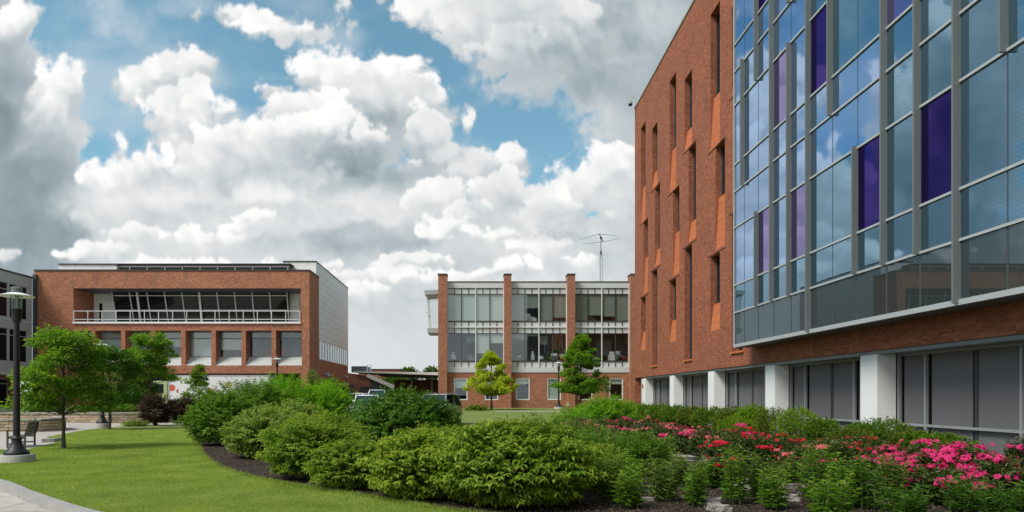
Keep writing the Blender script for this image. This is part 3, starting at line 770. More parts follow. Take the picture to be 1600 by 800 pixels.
MB().box(-3.8, 16, YM+.5, YM+3.5, gz-.2, gz).build('floor_slab', roomwall, MBd)
blind_reflT = [(1,1,1,1),(1,.52,1,.86),(1,.78,.82,1)]; blindB = [(0,0,.72,.35),(.2,.1,0,0),(0,0,0,0)]  # first bay's top row: full pale blinds stand in for reflected sky
for i in range(3):
    a, b = xs_p[i][1], xs_p[i+1][0]; mid = (a+b)/2
    q = [a+(b-a)*k/4 for k in range(5)]
    MB().box(a, b, YM-.06, YM+.2, hm(450), hm(440)-.08).build('fascia', bandm, MBd)
    MB().box(a, b, YM-.10, YM+.3, hm(440)-.078, hm(440)+.02).build('roof_edge', roofdark, MBd)
    MB().box(a, b, YM-.05, YM+.2, hm(582), hm(573.5)).build('band', bandm, MBd)
    for z0, z1, pane in ((450,459,0),(459,502,1),(502,511,0),(511,520.5,0),(520.5,564.5,2),(564.5,573.5,0)):
        e, f = hm(z1), hm(z0)
        if pane == 0:
            s_ = MB().box(a, b, YM+.06, YM+.1, e, f).build('spandrel_panel', bandm, MBd)
            dm = MB()
            for k in range(9):
                if k in (0, 8): continue
                u = a+(b-a)*k/8; dm.box(u-.035, u+.035, YM+.01, YM+.058, e, f)
            dm.box(a, b, YM, YM+.055, f-.05, f)
            dm.build('divider', darkgrey, s_)
        else:
            bl = []
            for k in range(4):
                d = (blind_reflT if pane == 1 else blindB)[i][k]
                if d > 0: bl.append((q[k]+.05, q[k+1]-.05, f-(f-e)*d, f-.03))
            window(MBd, 'y', YM, a, b, e, f, .06, darkgrey, clear if pane == 2 else clear, q[1:4], (), bl, blind if i else blindpale, fd=.12)
    vm = MB()
    for u in (a+.035, mid, b-.035): vm.box(u-.04, u+.04, YM-.09, YM-.004, hm(573.5), hm(450))
    vm.box(a, b, YM-.07, YM-.003, hm(511)-.06, hm(511)+.06)
    vm.build('white_mullion', white, MBd)
# things standing inside the upper windows
r0 = random.Random(3)
for i, (px, py) in enumerate([(708,561),(736,563),(812,562),(833,562),(846,561),(868,562),(880,563),(931,562),(958,563),(968,561),(974,561),(826,501),(835,501),(925,502),(963,502)]):
    x = m2(px); z = hm(py); w = r0.uniform(.18, .5); h = r0.uniform(.4, 1.0)
    o = thing('storage_box', 'stack of boxes and papers on a window ledge', 'box', (x, YM+.5, z), group='clutter inside the upper windows')
    o['label'] = 'clutter behind the %s floor glass, %s' % ('top' if py < 510 else 'second', ['in the first bay near the left pier','in the first bay near its centre','left in the second bay','near the centre of the second bay','just right of the second bay centre','right half of the second bay','at the right end of the second bay','in the third bay left of its mullion','in the third bay right of its mullion','third bay beside the stacked papers','at the far right corner','under the half drawn blind','beside the half drawn blind','in the third bay under the raised blind','in the third bay right of centre'][i])
    b_ = MB().box(x-w, x+w, YM+.45, YM+.8, z, z+h*.6); b_.build('lower_box', [white, roomwall, redthing, blindpale][i % 4], o, bevel=.01)
    MB().box(x-w*.7, x+w*.5, YM+.47, YM+.75, z+h*.6+.003, z+h).build('upper_box', [offwhite, darkgrey, white][i % 3], o, bevel=.01)
for (px, pt, w_, h_, m_) in ((812,523,.9,.5,white),(845,523,.8,.9,offwhite),(728,524,1.6,.6,palegrey),(715,535,1.2,1.6,darkgrey),(770,533,1.8,1.7,slate),(870,532,1.5,1.8,darkgrey),(935,530,1.6,1.6,roomwall),(965,536,1.4,1.3,slate)):
    MB().box(m2(px), m2(px)+w_, YM+1.3, YM+1.36, hm(pt)-h_, hm(pt)).build('wall_screen', m_, MBd)
# glazed bay projecting at the left end
bay = MB()
xa, xb, xc = at(665, 71), at(669, 71), -3.93
zt, zb_ = hz(455.5, 71), hz(521, 71)
bx = [(xa, zt), (xc, zt+.1), (xc, zb_), (xb, zb_)]
fr = MB()
for y in (70.6, 73.6):
    fr.bar((xa+.12, y, zt-.2), (xb+.1, y, zb_+.4), .12); fr.bar((xc+.02-.1, y, zt-.2), (xc-.08, y, zb_+.4), .08)
for z in (zt-1.0, zb_+1.1): fr.bar((xa+.2, 70.6, z), (xc-.1, 70.6, z), .06)
fr.bar((xa+.12, 70.6, zt-2.2), (xa+.2, 73.6, zt-2.2), .07)
fb_ = fr.build('bay_window', white, MBd)
MB().hexa([(xb-.02,70.4,zb_),(xc,70.4,zb_),(xc,73.8,zb_),(xb-.02,73.8,zb_),(xb-.06,70.4,zb_+.5),(xc,70.4,zb_+.5),(xc,73.8,zb_+.5),(xb-.06,73.8,zb_+.5)]).build('base', palegrey, fb_)
MB().hexa([(xa-.02,70.3,zt-.45),(xc,70.3,zt-.35),(xc,73.9,zt-.35),(xa-.02,73.9,zt-.45),(xa-.08,70.3,zt),(xc,70.3,zt+.1),(xc,73.9,zt+.1),(xa-.08,73.9,zt)]).build('roof', palegrey, fb_)
bayglass = glass_mat('bay_glass', (.85,.9,.88), .03)
MB().quad((xa+.1,70.65,zt-.4),(xc,70.65,zt-.4),(xc,70.65,zb_+.4),(xb+.05,70.65,zb_+.4)).build('pane', bayglass, fb_)
MB().quad((xa+.1,70.65,zt-.4),(xa+.1,73.5,zt-.4),(xb+.05,73.5,zb_+.4),(xb+.05,70.65,zb_+.4)).build('pane', bayglass, fb_)
# roof antenna
ax_, ay_ = at(939, 76), 76.0
an = thing('roof_antenna', 'lattice mast with a long two-armed television antenna on the middle building roof', 'antenna', (ax_, ay_, zroof-.2))
lat = MB(); zt0 = hz(397, 76); z0 = zroof-.3; wd = .15
for dx, dy in ((-wd, -wd), (wd, -wd), (0, wd)): lat.tube([(ax_+dx, ay_+dy, z0), (ax_+dx, ay_+dy, zt0)], .022, 5)
z = z0
while z < zt0-.3:
    lat.tube([(ax_-wd, ay_-wd, z), (ax_+wd, ay_-wd, z+.28)], .01, 4); lat.tube([(ax_+wd, ay_-wd, z+.28), (ax_-wd, ay_-wd, z+.56)], .01, 4); z += .56
lat.build('mast', midgrey, an)
zt1 = hz(372, 76); pm = MB().tube([(ax_, ay_, zt0-.3), (ax_, ay_, zt1)], .04, 8); pm.tube([(ax_, ay_, zt0), (ax_, ay_, zt0+.35)], .09, 8); pm.build('pole', black, an)
bo = MB(); b0 = Vector((ax_-.35, ay_-.9, zt1+.25)); b1 = Vector((ax_+.42, ay_+.9, zt1-.2)); bo.bar(b0, b1, .07); bo.tube([(ax_,ay_,zt1-.1),(ax_,ay_,zt1+.12)], .12, 8); bo.build('boom', black, an)
for q, (xl, yl, xr, yr) in ((b0, (905,374.5,964,368.5)), (b1, (910,381.5,969,372.5))):
    MB().tube([(at(xl, q.y), q.y, hz(yl, q.y)), tuple(q), (at(xr, q.y), q.y, hz(yr, q.y))], [.018,.03,.018], 6).build('antenna_arm', midgrey, an)

# ---- left brick building ----------------------------------------------------
YB = 60.0; l2 = lambda px: at(px, YB); hl = lambda py: hz(py, YB)
LB = thing('brick_building', 'wide brick building with a recessed balcony and slanted windows, on the left', 'building', (-30, YB, .6))
xL, xR = -38.9, l2(483.5); zT = hl(423.5); zG = .4
ZBf, ZBt = hl(504), hl(450.5)
bal = (l2(114.5), l2(470), ZBf, ZBt, 3.2)
wins = []
p0 = 101.5
for i in range(8):
    a = l2(p0+47.1*i); b = l2(p0+47.1*i+40.3); wins.append((a, b, hl(571), hl(516.5), .95))
dock = (l2(205), l2(470), zG-.3, hl(583.5), 2.5)
mb = MB(); mb.wall('y', YB, xL, xR, zG-.6, zT, [bal]+wins+[dock])
YS = 63.6
mb.quad((xR, YB, zG-.6), (xR, YS, zG-.6), (xR, YS, zT), (xR, YB, zT))
mb.quad((xR, YS, zG-.6), (xR, 78, zG-.6), (xR, 78, 5.05), (xR, YS, 5.05))
mb.quad((xL, YB, zT-.4), (xR, YB, zT-.4), (xR, 78, zT-.4), (xL, 78, zT-.4)); mb.quad((xL, 78, zG), (xR, 78, zG), (xR, 78, 12), (xL, 78, 12))
mb.build('wall', brickL, LB)
MB().box(xL, xR+.05, YB-.05, YB+.35, zT+.002, zT+.13).build('coping', roofdark, LB)
MB().box(xR-.3, xR+.05, YB+.352, YS, zT+.002, zT+.13).build('coping', roofdark, LB)
# brick shafts faintly proud of the parapet
for px in (113, 150, 196, 243, 289):
    MB().box(l2(px)-.02, l2(px)+.02, YB-.012, YB-.002, ZBt+.05, zT-.02).build('movement_joint', roofgrey, LB)
# white panelled volume behind with its long side wall
panel = brick_mat('white_cladding', (.88,.90,.89), (.85,.87,.865), (.42,.44,.44), bw=2.4, bh=.62, ms=.014, streak=.02, dirt=.15)
zW = hz(409.4, 62.5)
mb = MB()
mb.quad((xR+.004, 62.5, zT+.13), (xR+.004, YS, zT+.13), (xR+.004, YS, zW), (xR+.004, 62.5, zW)); mb.quad((xR+.004, YS, 12.01), (xR+.004, 78, 12.01), (xR+.004, 78, zW), (xR+.004, YS, zW)); mb.quad((xR-3, 62.5, zT-.4), (xR, 62.5, zT-.4), (xR, 62.5, zW), (xR-3, 62.5, zW))
mb.quad((xR+.004, YS, 6.95), (xR+.004, 78, 6.95), (xR+.004, 78, 12.01), (xR+.004, YS, 12.01)); mb.quad((xR, 78, 5), (xR-8, 78, 5), (xR-8, 78, zW), (xR, 78, zW)); mb.quad((xR-3, 62.5, zW-.3), (xR, 62.5, zW-.3), (xR, 78, zW-.3), (xR-3, 78, zW-.3)); mb.quad((xR-3, 62.5, zT-.4), (xR-3, 78, zT-.4), (xR-3, 78, zW), (xR-3, 62.5, zW))
mb.build('white_cladding', panel, LB)
MB().box(xR-3.05, xR+.04, 62.45, 62.7, zW+.002, zW+.1).build('coping', roofdark, LB); MB().box(xR-.3, xR+.04, 62.702, 78, zW+.002, zW+.1).build('coping', roofdark, LB)
# strip window in the side wall
ys = np.linspace(YS+.2, 77.8, 13)
window(LB, 'x', xR+.02, YS+.2, 77.8, 5.08, 6.93, .08, white, clear, list(ys[1:-1]), (), [(ys[i]+.1, ys[i+1]-.1, 5.2, 6.85) for i in range(4, 12)], offwhite, sgn=-1, bd=.1, fd=.08)
MB().box(xR-3, xR-2.9, YS, 77.9, 5, 7).build('inner_wall', roomwall, LB)
# roof screen on the left and clerestory rail
MB().box(l2(79.5), l2(171), YB+1.2, YB+3, zT-.3, hz(413.5, YB+1.2)).build('roof_screen', panel, LB)
MB().box(l2(79)-.03, l2(175)+.05, YB+1.1, YB+3.1, hz(413.5, YB+1.2)+.002, hz(412, YB+1.2)).build('roof_edge', roofdark, LB)
ZC0, ZC1 = hz(422, 61.6), hz(414.2, 61.6)
xa, xb = at(171, 61.6), at(452, 61.6)
cl = MB().box(xa, xb, 61.65, 63.5, ZC0-.3, ZC1-.03).build('clerestory', darkgrey, LB)
MB().box(xa, xb+.2, 61.3, 63.7, ZC1, ZC1+.09).build('roof_edge', roofdark, cl)
MB().box(xa, xb, 61.5, 61.6, ZC1-.20, ZC1-.08).build('rail', white, cl)
for i in range(11):
    px = 176+i*27.4
    MB().box(at(px, 61.6)-.04, at(px, 61.6)+.04, 61.5, 61.58, ZC0-.2, ZC1-.21).build('post', white, cl)
# balcony: floor, back wall, door, slanted glass, rail
bx0, bx1 = bal[0], bal[1]
MB().box(bx0-.02, bx1+.02, YB-.12, YB+3.2, ZBf-.10, ZBf+.06).build('balcony_floor', white, LB)
cB = YB+3.15
MB().box(bx0, at(147, cB), cB-.02, cB+.1, ZBf, ZBt).build('balcony_wall', brickL, LB)
wp = MB().box(at(147, cB), at(190, cB), cB-.03, cB+.1, ZBf, ZBt).build('balcony_wall', panel, LB)
MB().box(at(448, cB), bx1, cB-.03, cB+.1, ZBf, ZBt).build('balcony_wall', panel, LB)
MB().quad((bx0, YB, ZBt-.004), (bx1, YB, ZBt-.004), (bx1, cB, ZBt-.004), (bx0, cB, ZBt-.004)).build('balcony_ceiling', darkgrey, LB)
for (dx0, dx1) in ((153.5, 163.5), (466, 469.5)):
    d_ = MB().box(at(dx0, cB), at(dx1, cB), cB-.09, cB-.035, ZBf+.07, ZBf+2.25).build('door', white, LB)
    MB().box(at(dx0, cB)+.16, at(dx1, cB)-(.16 if dx0 < 200 else .03), cB-.1, cB-.092, ZBf+.35, ZBf+2.1).build('pane', carglass, d_)
# slanted glazing: leans out towards the top
gB, gT = cB-.2, cB-.8
gxa0, gxa1, gxb0, gxb1 = at(184, gB), at(175, gT), at(452, gB), at(448.5, gT)
def GP(s, t): 
    x = (gxa0+(gxb0-gxa0)*s)*(1-t)+(gxa1+(gxb1-gxa1)*s)*t
    return (x, gB+(gT-gB)*t, ZBf+.07+(ZBt-ZBf-.08)*t)
sg = MB().hexa([GP(0,0), GP(1,0), (GP(1,0)[0], cB-.03, ZBf+.07), (GP(0,0)[0], cB-.03, ZBf+.07), GP(0,1), GP(1,1), (GP(1,1)[0], cB-.03, ZBt-.01), (GP(0,1)[0], cB-.03, ZBt-.01)])
slant = coated_glass('slanted_dark_glass', (.010,.013,.012), (.55,.62,.55), .02)
sgo = sg.build('slanted_glazing', slant, LB)
ft = MB()
off = Vector((0, -.05, 0))
for i in range(11):
    s_ = i/10; ft.bar(Vector(GP(s_, 0))+off, Vector(GP(s_, 1))+off, .07)
for t in (.02, .46, .9): ft.bar(Vector(GP(0, t))+off*1.2, Vector(GP(1, t))+off*1.2, .07)
for s_ in (.145, .5): 
    ft.tube([Vector(GP(s_, 0))+off*6, Vector(GP(s_, 1))+off*2], .10, 8)
ft.build('frame', white, sgo)
bt = MB()
for zz in (.25, .98): bt.box(bx0+.05, bx1-.03, YB-.09, YB-.05, ZBf+zz, ZBf+zz+.05)
npost = 16
for i in range(npost+1):
    x = bx0+.08+(bx1-bx0-.15)*i/npost; bt.box(x-.022, x+.022, YB-.09, YB-.05, ZBf+.06, ZBf+.979)
bt.build('railing', white, LB)
for (px, py) in ((126,468),(139,472)):
    x = at(px, cB-.1); z = hz(py, cB-.1); f_ = MB().box(x-.12, x+.12, cB-.3, cB-.12, z-.07, z+.07); f_.box(x-.03, x+.03, cB-.12, cB-.021, z-.03, z+.03); f_.build('floodlight', palegrey, LB, bevel=.02)
# second floor windows, each with a sloping white apron
for i, (a, b, z0, z1, d) in enumerate(wins):
    zs_ = z0+.78; c = YB+d-.1
    dr = [.85,.86,1,.60,1,.72,0.22,.30][i]
    window(LB, 'y', c, a, b, zs_, z1, .07, greymet, clear, (), (z1-.62,), [(a+.1, b-.1, z1-(z1-zs_)*dr, z1-.1)], [blindpale, blind][i > 5], fd=.1)
    MB().hexa([(a+.002, YB+.03, z0+.004), (b-.002, YB+.03, z0+.004), (b-.002, YB+d, z0+.004), (a+.002, YB+d, z0+.004), (a+.002, YB+.06, z0+.05), (b-.002, YB+.06, z0+.05), (b-.002, YB+d-.1, zs_-.003), (a+.002, YB+d-.1, zs_-.003)]).build('sloping_sill', apron, LB)
MB().box(xL+.2, xR-.2, YB+4.4, YB+4.5, zG, zT-.5).build('inner_wall', roomwall, LB)
for i, (px, w) in enumerate(((392,1.2),(420,.7),(444,.8),(258,1.3))): MB().box(l2(px), l2(px)+w, YB+2.6, YB+3.0, hl(558), hl(558)+.9).build('cabinet', redthing if i != 2 else roomwall, LB)
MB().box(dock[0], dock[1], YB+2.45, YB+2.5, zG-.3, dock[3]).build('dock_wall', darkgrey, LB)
# two doorways and a lamp in the side wall
for (px, pt, pb) in ((538, 597, 622),):
    y = (xR)*F/(px-745.0); MB().box(xR-.02, xR+.03, y-1.1, y+1.1, zG-.2, hz(pt, y)).build('doorway', darkgrey, LB)
for (px, py) in ((507,586),(536,589)):
    y = xR*F/(px-745.0); z = hz(py, y); MB().tube([(xR, y, z), (xR+.3, y, z+.1), (xR+.5, y, z-.15)], [.08,.14,.2], 10).build('wall_lamp', palegrey, LB, smooth=True)

# ---- grey wing at the far left ----------------------------------------------
GW = thing('office_wing', 'grey panelled office wing with dark windows at the left edge', 'building', (-38.9, 55, .6))
xw = -38.88; y0, y1 = 38.0, 59.7
mb = MB()
rows = [(7.3, 4.54), (11.05, 8.2)]
hol = []
us = [59.2, 56.75, 54.3, 51.85, 49.4, 46.95, 44.5, 42.05, 39.6]
for (zt_, zb2) in rows:
    for i in range(len(us)-1): hol.append((us[i+1]+.08, us[i]-.08, zb2, zt_, .25))
mb.wall('x', xw, y0, y1, 3.5, 11.95, hol, .25, -1); mb.quad((xw, y0, 3.5), (xw-12, y0, 3.5), (xw-12, y0, 11.95), (xw, y0, 11.95)); mb.quad((xw, y0, 11.9), (xw, y1, 11.9), (xw-12, y1, 11.9), (xw-12, y0, 11.9)); mb.quad((xw, y0, 3.5), (xw, y1, 3.5), (xw-12, y1, 3.5), (xw-12, y0, 3.5))
mb.build('wall', palegrey, GW)
MB().box(xw-.4, xw+.06, y0-.05, y1, 11.952, 12.08).build('coping', roofdark, GW)
for h in hol: window(GW, 'x', xw-.06, h[0], h[1], h[2], h[3], .06, palegrey, clearD, (), ((h[3]-.55),), (), None, sgn=-1, fd=.1)
MB().box(xw-.02, xw+.05, y0, y1, 7.95, 8.05).build('band', offwhite, GW)
MB().box(xw-.02, xw+.05, y0, y1, 3.45, 3.6).build('band', offwhite, GW)
MB().box(xw-4, xw-3.9, y0, y1, .5, 11.5).build('inner_wall', darkin, GW); MB().box(xw-4, xw-.3, y0, y1, 7.6, 7.9).build('floor_slab', darkgrey, GW)
mb = MB(); mb.wall('x', xw-2.2, y0, 61, .3, 3.49, [(56.2, 59.9, .3, 3.2, .2)], .2, -1); mb.build('ground_wall', brickL, GW)
window(GW, 'x', xw-2.25, 56.2, 59.9, .62, 3.2, .1, palegrey, clearD, (57.4, 58.65), (2.75,), (), None, sgn=-1, fd=.12, name='entrance_door')
MB().box(xw+.02, xw+.3, 59.72, 59.98, .4, 12.3).build('downpipe', darkgrey, GW)

# ---- low buildings and canopy between the two -------------------------------
YC = 82.0
LC = thing('service_building', 'low brick service building with a long flat white canopy roof, between the two large buildings', 'building', (-12, YC, .5))
zz = lambda py, Y=YC: hz(py, Y)
xx = lambda px, Y=YC: at(px, Y)
MB().hexa([(xx(530),YC,.3),(xx(579),YC,.3),(xx(579),YC+8,.3),(xx(530),YC+8,.3),(xx(530),YC,zz(580.5)),(xx(579),YC,zz(588)),(xx(579),YC+8,zz(588)),(xx(530),YC+8,zz(580.5))]).build('wall', brickE, LC)
MB().box(xx(546.5), xx(552.5), YC-.05, YC-.004, .4, zz(601)).build('doorway', darkgrey, LC)
MB().box(xx(565), xx(594), YC-.9, YC-.8, .4, zz(604.5)).build('garage_door', darkgrey, LC)
MB().hexa([(xx(579)+.02,YC,.3),(xx(616),YC,.3),(xx(616),YC+6,.3),(xx(579)+.02,YC+6,.3),(xx(579)+.02,YC,zz(589)),(xx(616),YC,zz(605)),(xx(616),YC+6,zz(605)),(xx(579)+.02,YC+6,zz(589))]).build('ramp_wall', darkgrey, LC)
MB().bar((xx(574), YC-.1, zz(586.5)), (xx(616), YC-.1, zz(605)), .25, .45).build('ramp_coping', white, LC)
MB().hexa([(xx(553),YC-.3,zz(582)),(-3.95,YC-.3,zz(586.5)),(-3.95,YC+9,zz(586.5)),(xx(553),YC+9,zz(582)),(xx(553),YC-.3,zz(580.6)),(-3.95,YC-.3,zz(582)),(-3.95,YC+9,zz(582)),(xx(553),YC+9,zz(580.6))]).build('canopy_roof', white, LC)
MB().hexa([(xx(590),YC+1,zz(587)),(-3.95,YC+1,zz(589)),(-3.95,YC+7,zz(589)),(xx(590),YC+7,zz(587)),(xx(590),YC+1,zz(584.5)),(-3.95,YC+1,zz(586.6)),(-3.95,YC+7,zz(586.6)),(xx(590),YC+7,zz(584.5))]).build('canopy_beam', darkgrey, LC)
mb = MB(); mb.box(xx(607), -3.95, YC+6, YC+6.4, .3, hz(593.5, YC+6)); mb.build('low_wall', brickE, LC)
MB().box(xx(670), xx(679), YC+5.9, YC+5.99, hz(610,YC+6), hz(604,YC+6)).build('window', darkgrey, LC)
for px in (600, 640, 672): MB().box(xx(px)-.1, xx(px)+.1, YC+3, YC+3.2, .5, zz(590)).build('canopy_post', midgrey, LC)
pb = thing('plant_room', 'dark blue-grey metal box with a thin pipe frame on the service building roof', 'roof plant', (xx(558), YC+2, zz(581)))
MB().box(xx(546.5), xx(570.5), YC+1, YC+4, zz(581.2), zz(571.5)).build('housing', slate, pb, bevel=.05)
MB().tube([(xx(571.5),YC+1,zz(580.7)),(xx(571.5),YC+1,zz(569.8)),(xx(578),YC+1,zz(569.8)),(xx(578),YC+1,zz(580.9))], .06, 6).build('pipe_frame', palegrey, pb)
FBd = thing('far_building', 'long low brown building on the skyline beyond the canopy', 'building', (-15, 110, .5))
MB().box(at(560,110), at(626,110), 110, 120, .3, hz(577.6,110)).build('wall', brickE, FBd); MB().box(at(559,110), at(627,110), 109.9, 120, hz(577.6,110)+.01, hz(576.4,110)).build('roof_edge', roofdark, FBd)
FB2 = thing('far_building', 'pale brick house front seen under the canopy roof', 'building', (-10, 105, .5))
MB().box(at(594,105), at(612,105), 105, 112, .3, hz(587,105)).build('wall', brickM, FB2)
for px in (598, 604): MB().box(at(px,105), at(px+3,105), 104.93, 104.99, hz(604,105), hz(598,105)).build('window', darkgrey, FB2)

# ---- stone retaining walls ---------------------------------------------------
def rough_wall(name, pts, w, z0, z1, label):
    mb = MB()
    for k in range(len(pts)-1):
        a = Vector((*pts[k], 0)); b = Vector((*pts[k+1], 0)); n_ = max(2, int((b-a).length/.35)); d = (b-a).normalized(); nr = Vector((-d.y, d.x, 0))*w/2
        for i in range(n_):
            p = a.lerp(b, i/n_); q = a.lerp(b, (i+1)/n_); t = z1+random.uniform(-.03, .03); s_ = random.uniform(-.02, .02)
            mb.hexa([p-nr+Vector((0,0,z0)), q-nr+Vector((0,0,z0)), q+nr+Vector((0,0,z0)), p+nr+Vector((0,0,z0)), p-nr*(1+s_)+Vector((0,0,t)), q-nr*(1+s_)+Vector((0,0,t)), q+nr+Vector((0,0,t)), p+nr+Vector((0,0,t))])
    root = thing(name, label, 'stone wall', (pts[0][0], pts[0][1], 0)); mb.build('stonework', stone, root)
    cp_ = MB()
    for k in range(len(pts)-1):
        a = Vector((*pts[k], 0)); b = Vector((*pts[k+1], 0)); L_ = (b-a).length; d = (b-a).normalized(); s_ = 0
        while s_ < L_:
            e = min(L_, s_+random.uniform(.5, .9)); h = random.uniform(.06, .09)
            cp_.bar(a+d*(s_+.01)+Vector((0,0,z1+.035+h/2)), a+d*(e-.01)+Vector((0,0,z1+.035+h/2)), w+.1+random.uniform(-.03, .03), h); s_ = e
    cp_.build('coping_stones', lime, root, bevel=.015)
    return root
rough_wall('stone_wall', [(-36,41.4),(-27.4,41.0),(-22,41.2),(-19.6,42.2),(-18.8,44)], .4, -.1, .56, 'long low dry-stone retaining wall behind the path, tan and buff blocks')
rough_wall('stone_wall', [(-30,31.2),(-22.5,31.0),(-20.4,31.6),(-20.2,33.2),(-21.5,35)], .4, -.1, .5, 'short curved dry-stone planter wall at the left edge beside the bench')
tb = MB(); tb.poly([(-60,41.5,.55),(-27.4,41.1,.55),(-22,41.3,.55),(-19.7,42.3,.55),(-18.9,44,.55),(-18.9,48,.57),(-60,48,.57)]); struct(tb.build('terrace_bed', grassM))
tb = MB(); tb.poly([(-40,31.4,.46),(-22.5,31.2,.46),(-20.5,31.8,.46),(-20.3,33.2,.46),(-21.7,35,.46),(-40,36,.46)]); struct(tb.build('planter_bed', grassM))
tb = MB(); tb.poly([(-60,48,.575),(-18.9,48,.575),(-18.9,60,.575),(-60,60,.575)]); struct(tb.build('terrace_paving', paveM))
# ------------------------------------------------------------------ plants
def unit(A): return A/np.maximum(np.linalg.norm(A, axis=-1, keepdims=True), 1e-9)
def leafquads(P, D, L, W, g, fold=.22, up=None, curl=.18):
    n_ = len(P); D = unit(D)
    Nn = (np.array([0, 0, 1.0])+g.normal(0, .35, (n_, 3))) if up is None else up+g.normal(0, .25, (n_, 3))
    S = unit(np.cross(D, Nn)); Nn = unit(np.cross(S, D))
    L = (L*(.7+.6*g.random(n_)))[:, None]; W = L*(W/1.0)
    f = Nn*W*fold; c = Nn*L*curl
    return np.stack([P, P+D*L*.32+S*W*.5+f, P+D*L*.68+S*W*.36+f-c*.35, P+D*L-c, P+D*L*.68-S*W*.36+f-c*.35, P+D*L*.32-S*W*.5+f], 1)
LF = [(0, 1, 2, 3), (0, 3, 4, 5)]
def sprays(O, E, per, L, W, g, sag=.12, droop=.35, t0=.3, sideways=.8):
    m = len(O); t = t0+(1-t0)*(np.arange(per)+.5)/per
    t = np.clip(t[None, :]+g.normal(0, .02, (m, per)), 0, 1)
    d = E-O; ln = np.linalg.norm(d, axis=1); du = unit(d)
    P = O[:, None]+d[:, None]*t[..., None]; P[..., 2] -= sag*ln[:, None]*t**2
    side = unit(np.cross(du, np.array([0, 0, 1.0])+g.normal(0, .2, (m, 3))))
    sg = np.where(np.arange(per) % 2 == 0, 1.0, -1.0)[None, :, None]
    D = du[:, None]*.55+side[:, None]*sg*sideways+g.normal(0, .22, (m, per, 3)); D[..., 2] -= droop*(.5+g.random((m, per)))
    Lm = np.full((m, per), L)*(1.05-.35*t)
    n_ = m*per
    V = leafquads(P.reshape(n_, 3), D.reshape(n_, 3), Lm.reshape(n_), W, g)
    return V, t.reshape(n_)
def dome(m, rx, ry, h, g, lump=.13, tier=0.0, low=-.75):
    ph = g.random(m)*2*math.pi; sz = low+(1-low)*g.random(m)
    c = np.sqrt(1-sz**2)
    a = g.random(8)*6.28
    r = 1+lump*(np.sin(2*ph+a[0]+1.5*sz)*.6+np.sin(5*ph+a[1]+3*sz)*.5+np.sin(9*ph+a[2]-7*sz)*.35+np.sin(3*ph+a[3]+9*sz)*.4)
    if tier: r = r*(1+tier*np.sin(sz*11+2*np.sin(2*ph+a[4])+a[5]))
    r = r*(.93+.14*g.random(m))
    z = h*.5+sz*h*.5*np.where(sz > 0, r, 1)
    return np.stack([rx*c*np.cos(ph)*r, ry*c*np.sin(ph)*r, np.maximum(z, .03)], 1)
def twigs(name, O, E, rad, mat, parent, k, g, sag=.1, base=(0, 0, 0)):
    mb = MB()
    for i in g.choice(len(O), min(k, len(O)), replace=False):
        o = Vector(O[i]); e = Vector(E[i]); b = Vector(base)+Vector((g.normal(0, .06), g.normal(0, .06), 0))
        m = o.lerp(e, .5); m.z -= sag*(e-o).length*.25; e2 = e.copy(); e2.z -= sag*(e-o).length
        mb.tube([b, b.lerp(o, .6)+Vector((0, 0, .05)), o, m, e2], [rad*1.8, rad*1.4, rad, rad*.6, rad*.3], 4, cap=False)
    return mb.build(name, mat, parent, local=True)
def bush(label, loc, rx, ry, h, n_s, per, L, W, mat, seed, tier=.0, lump=.13, sag=.12, droop=.35, inner=.5, cat='shrub', name='shrub', low=-.8, ntw=40, group=None, twr=.006, fill=.35, twig=None):
    g = np.random.default_rng(seed)
    r = thing(name, label, cat, (loc[0], loc[1], loc[2] if len(loc) > 2 else 0.0), group=group)
    E = dome(n_s, rx, ry, h, g, lump, tier, low); C = np.array([0, 0, h*.28])
    O = C+(E-C)*(inner+.12*g.normal(size=(n_s, 1)))
    V, t = sprays(O, E, per, L, W, g, sag, droop)
    nf = int(n_s*fill)
    if nf:
        E2 = dome(nf, rx*.80, ry*.80, h*.84, g, lump, tier, low); O2 = C+(E2-C)*.45
        V2, t2 = sprays(O2, E2, per, L, W, g, sag, droop); V = np.concatenate([V, V2]); t = np.concatenate([t, t2*.2])
    raw_mesh('foliage', V, LF, 6, mat, r, attr=t)
    twigs('branches', O, E, twr, twig or twigM, r, ntw, g, sag)
    return r
# leaf colours (reflectance), young tips paler
LM_vib = leaf_mat('viburnum_leaf', (.045,.098,.016), (.085,.155,.028), (.27,.31,.075), .36)
LM_vib2 = leaf_mat('viburnum_leaf_pale', (.075,.135,.022), (.125,.185,.036), (.33,.35,.10), .38)
LM_mid = leaf_mat('shrub_leaf_mid', (.055,.115,.024), (.095,.165,.035), (.15,.23,.06), .33)
LM_dk = leaf_mat('shrub_leaf_deep', (.035,.085,.016), (.065,.13,.025), (.10,.19,.04), .32, .5, .3)
LM_bright = leaf_mat('shrub_leaf_bright', (.085,.20,.018), (.13,.26,.03), (.22,.34,.04), .40)
LM_pale = leaf_mat('shrub_leaf_pale', (.10,.155,.05), (.15,.205,.075), (.28,.31,.16), .34)
LM_purple = leaf_mat('purple_leaf', (.020,.012,.014), (.045,.022,.022), (.12,.075,.035), .15, .55, .2, 1.2, 1.0)
LM_box = leaf_mat('small_shrub_leaf', (.06,.115,.022), (.11,.175,.035), (.17,.25,.045), .34)
LM_box2 = leaf_mat('small_shrub_leaf_olive', (.08,.11,.028), (.12,.15,.04), (.18,.20,.05), .32)
LM_box3 = leaf_mat('small_shrub_leaf_fresh', (.10,.18,.018), (.15,.23,.03), (.23,.31,.05), .36)
LM_per = leaf_mat('perennial_leaf', (.07,.14,.028), (.12,.20,.045), (.20,.28,.06), .38)
LM_per2 = leaf_mat('perennial_leaf_soft', (.08,.12,.04), (.12,.165,.06), (.18,.22,.09), .3)
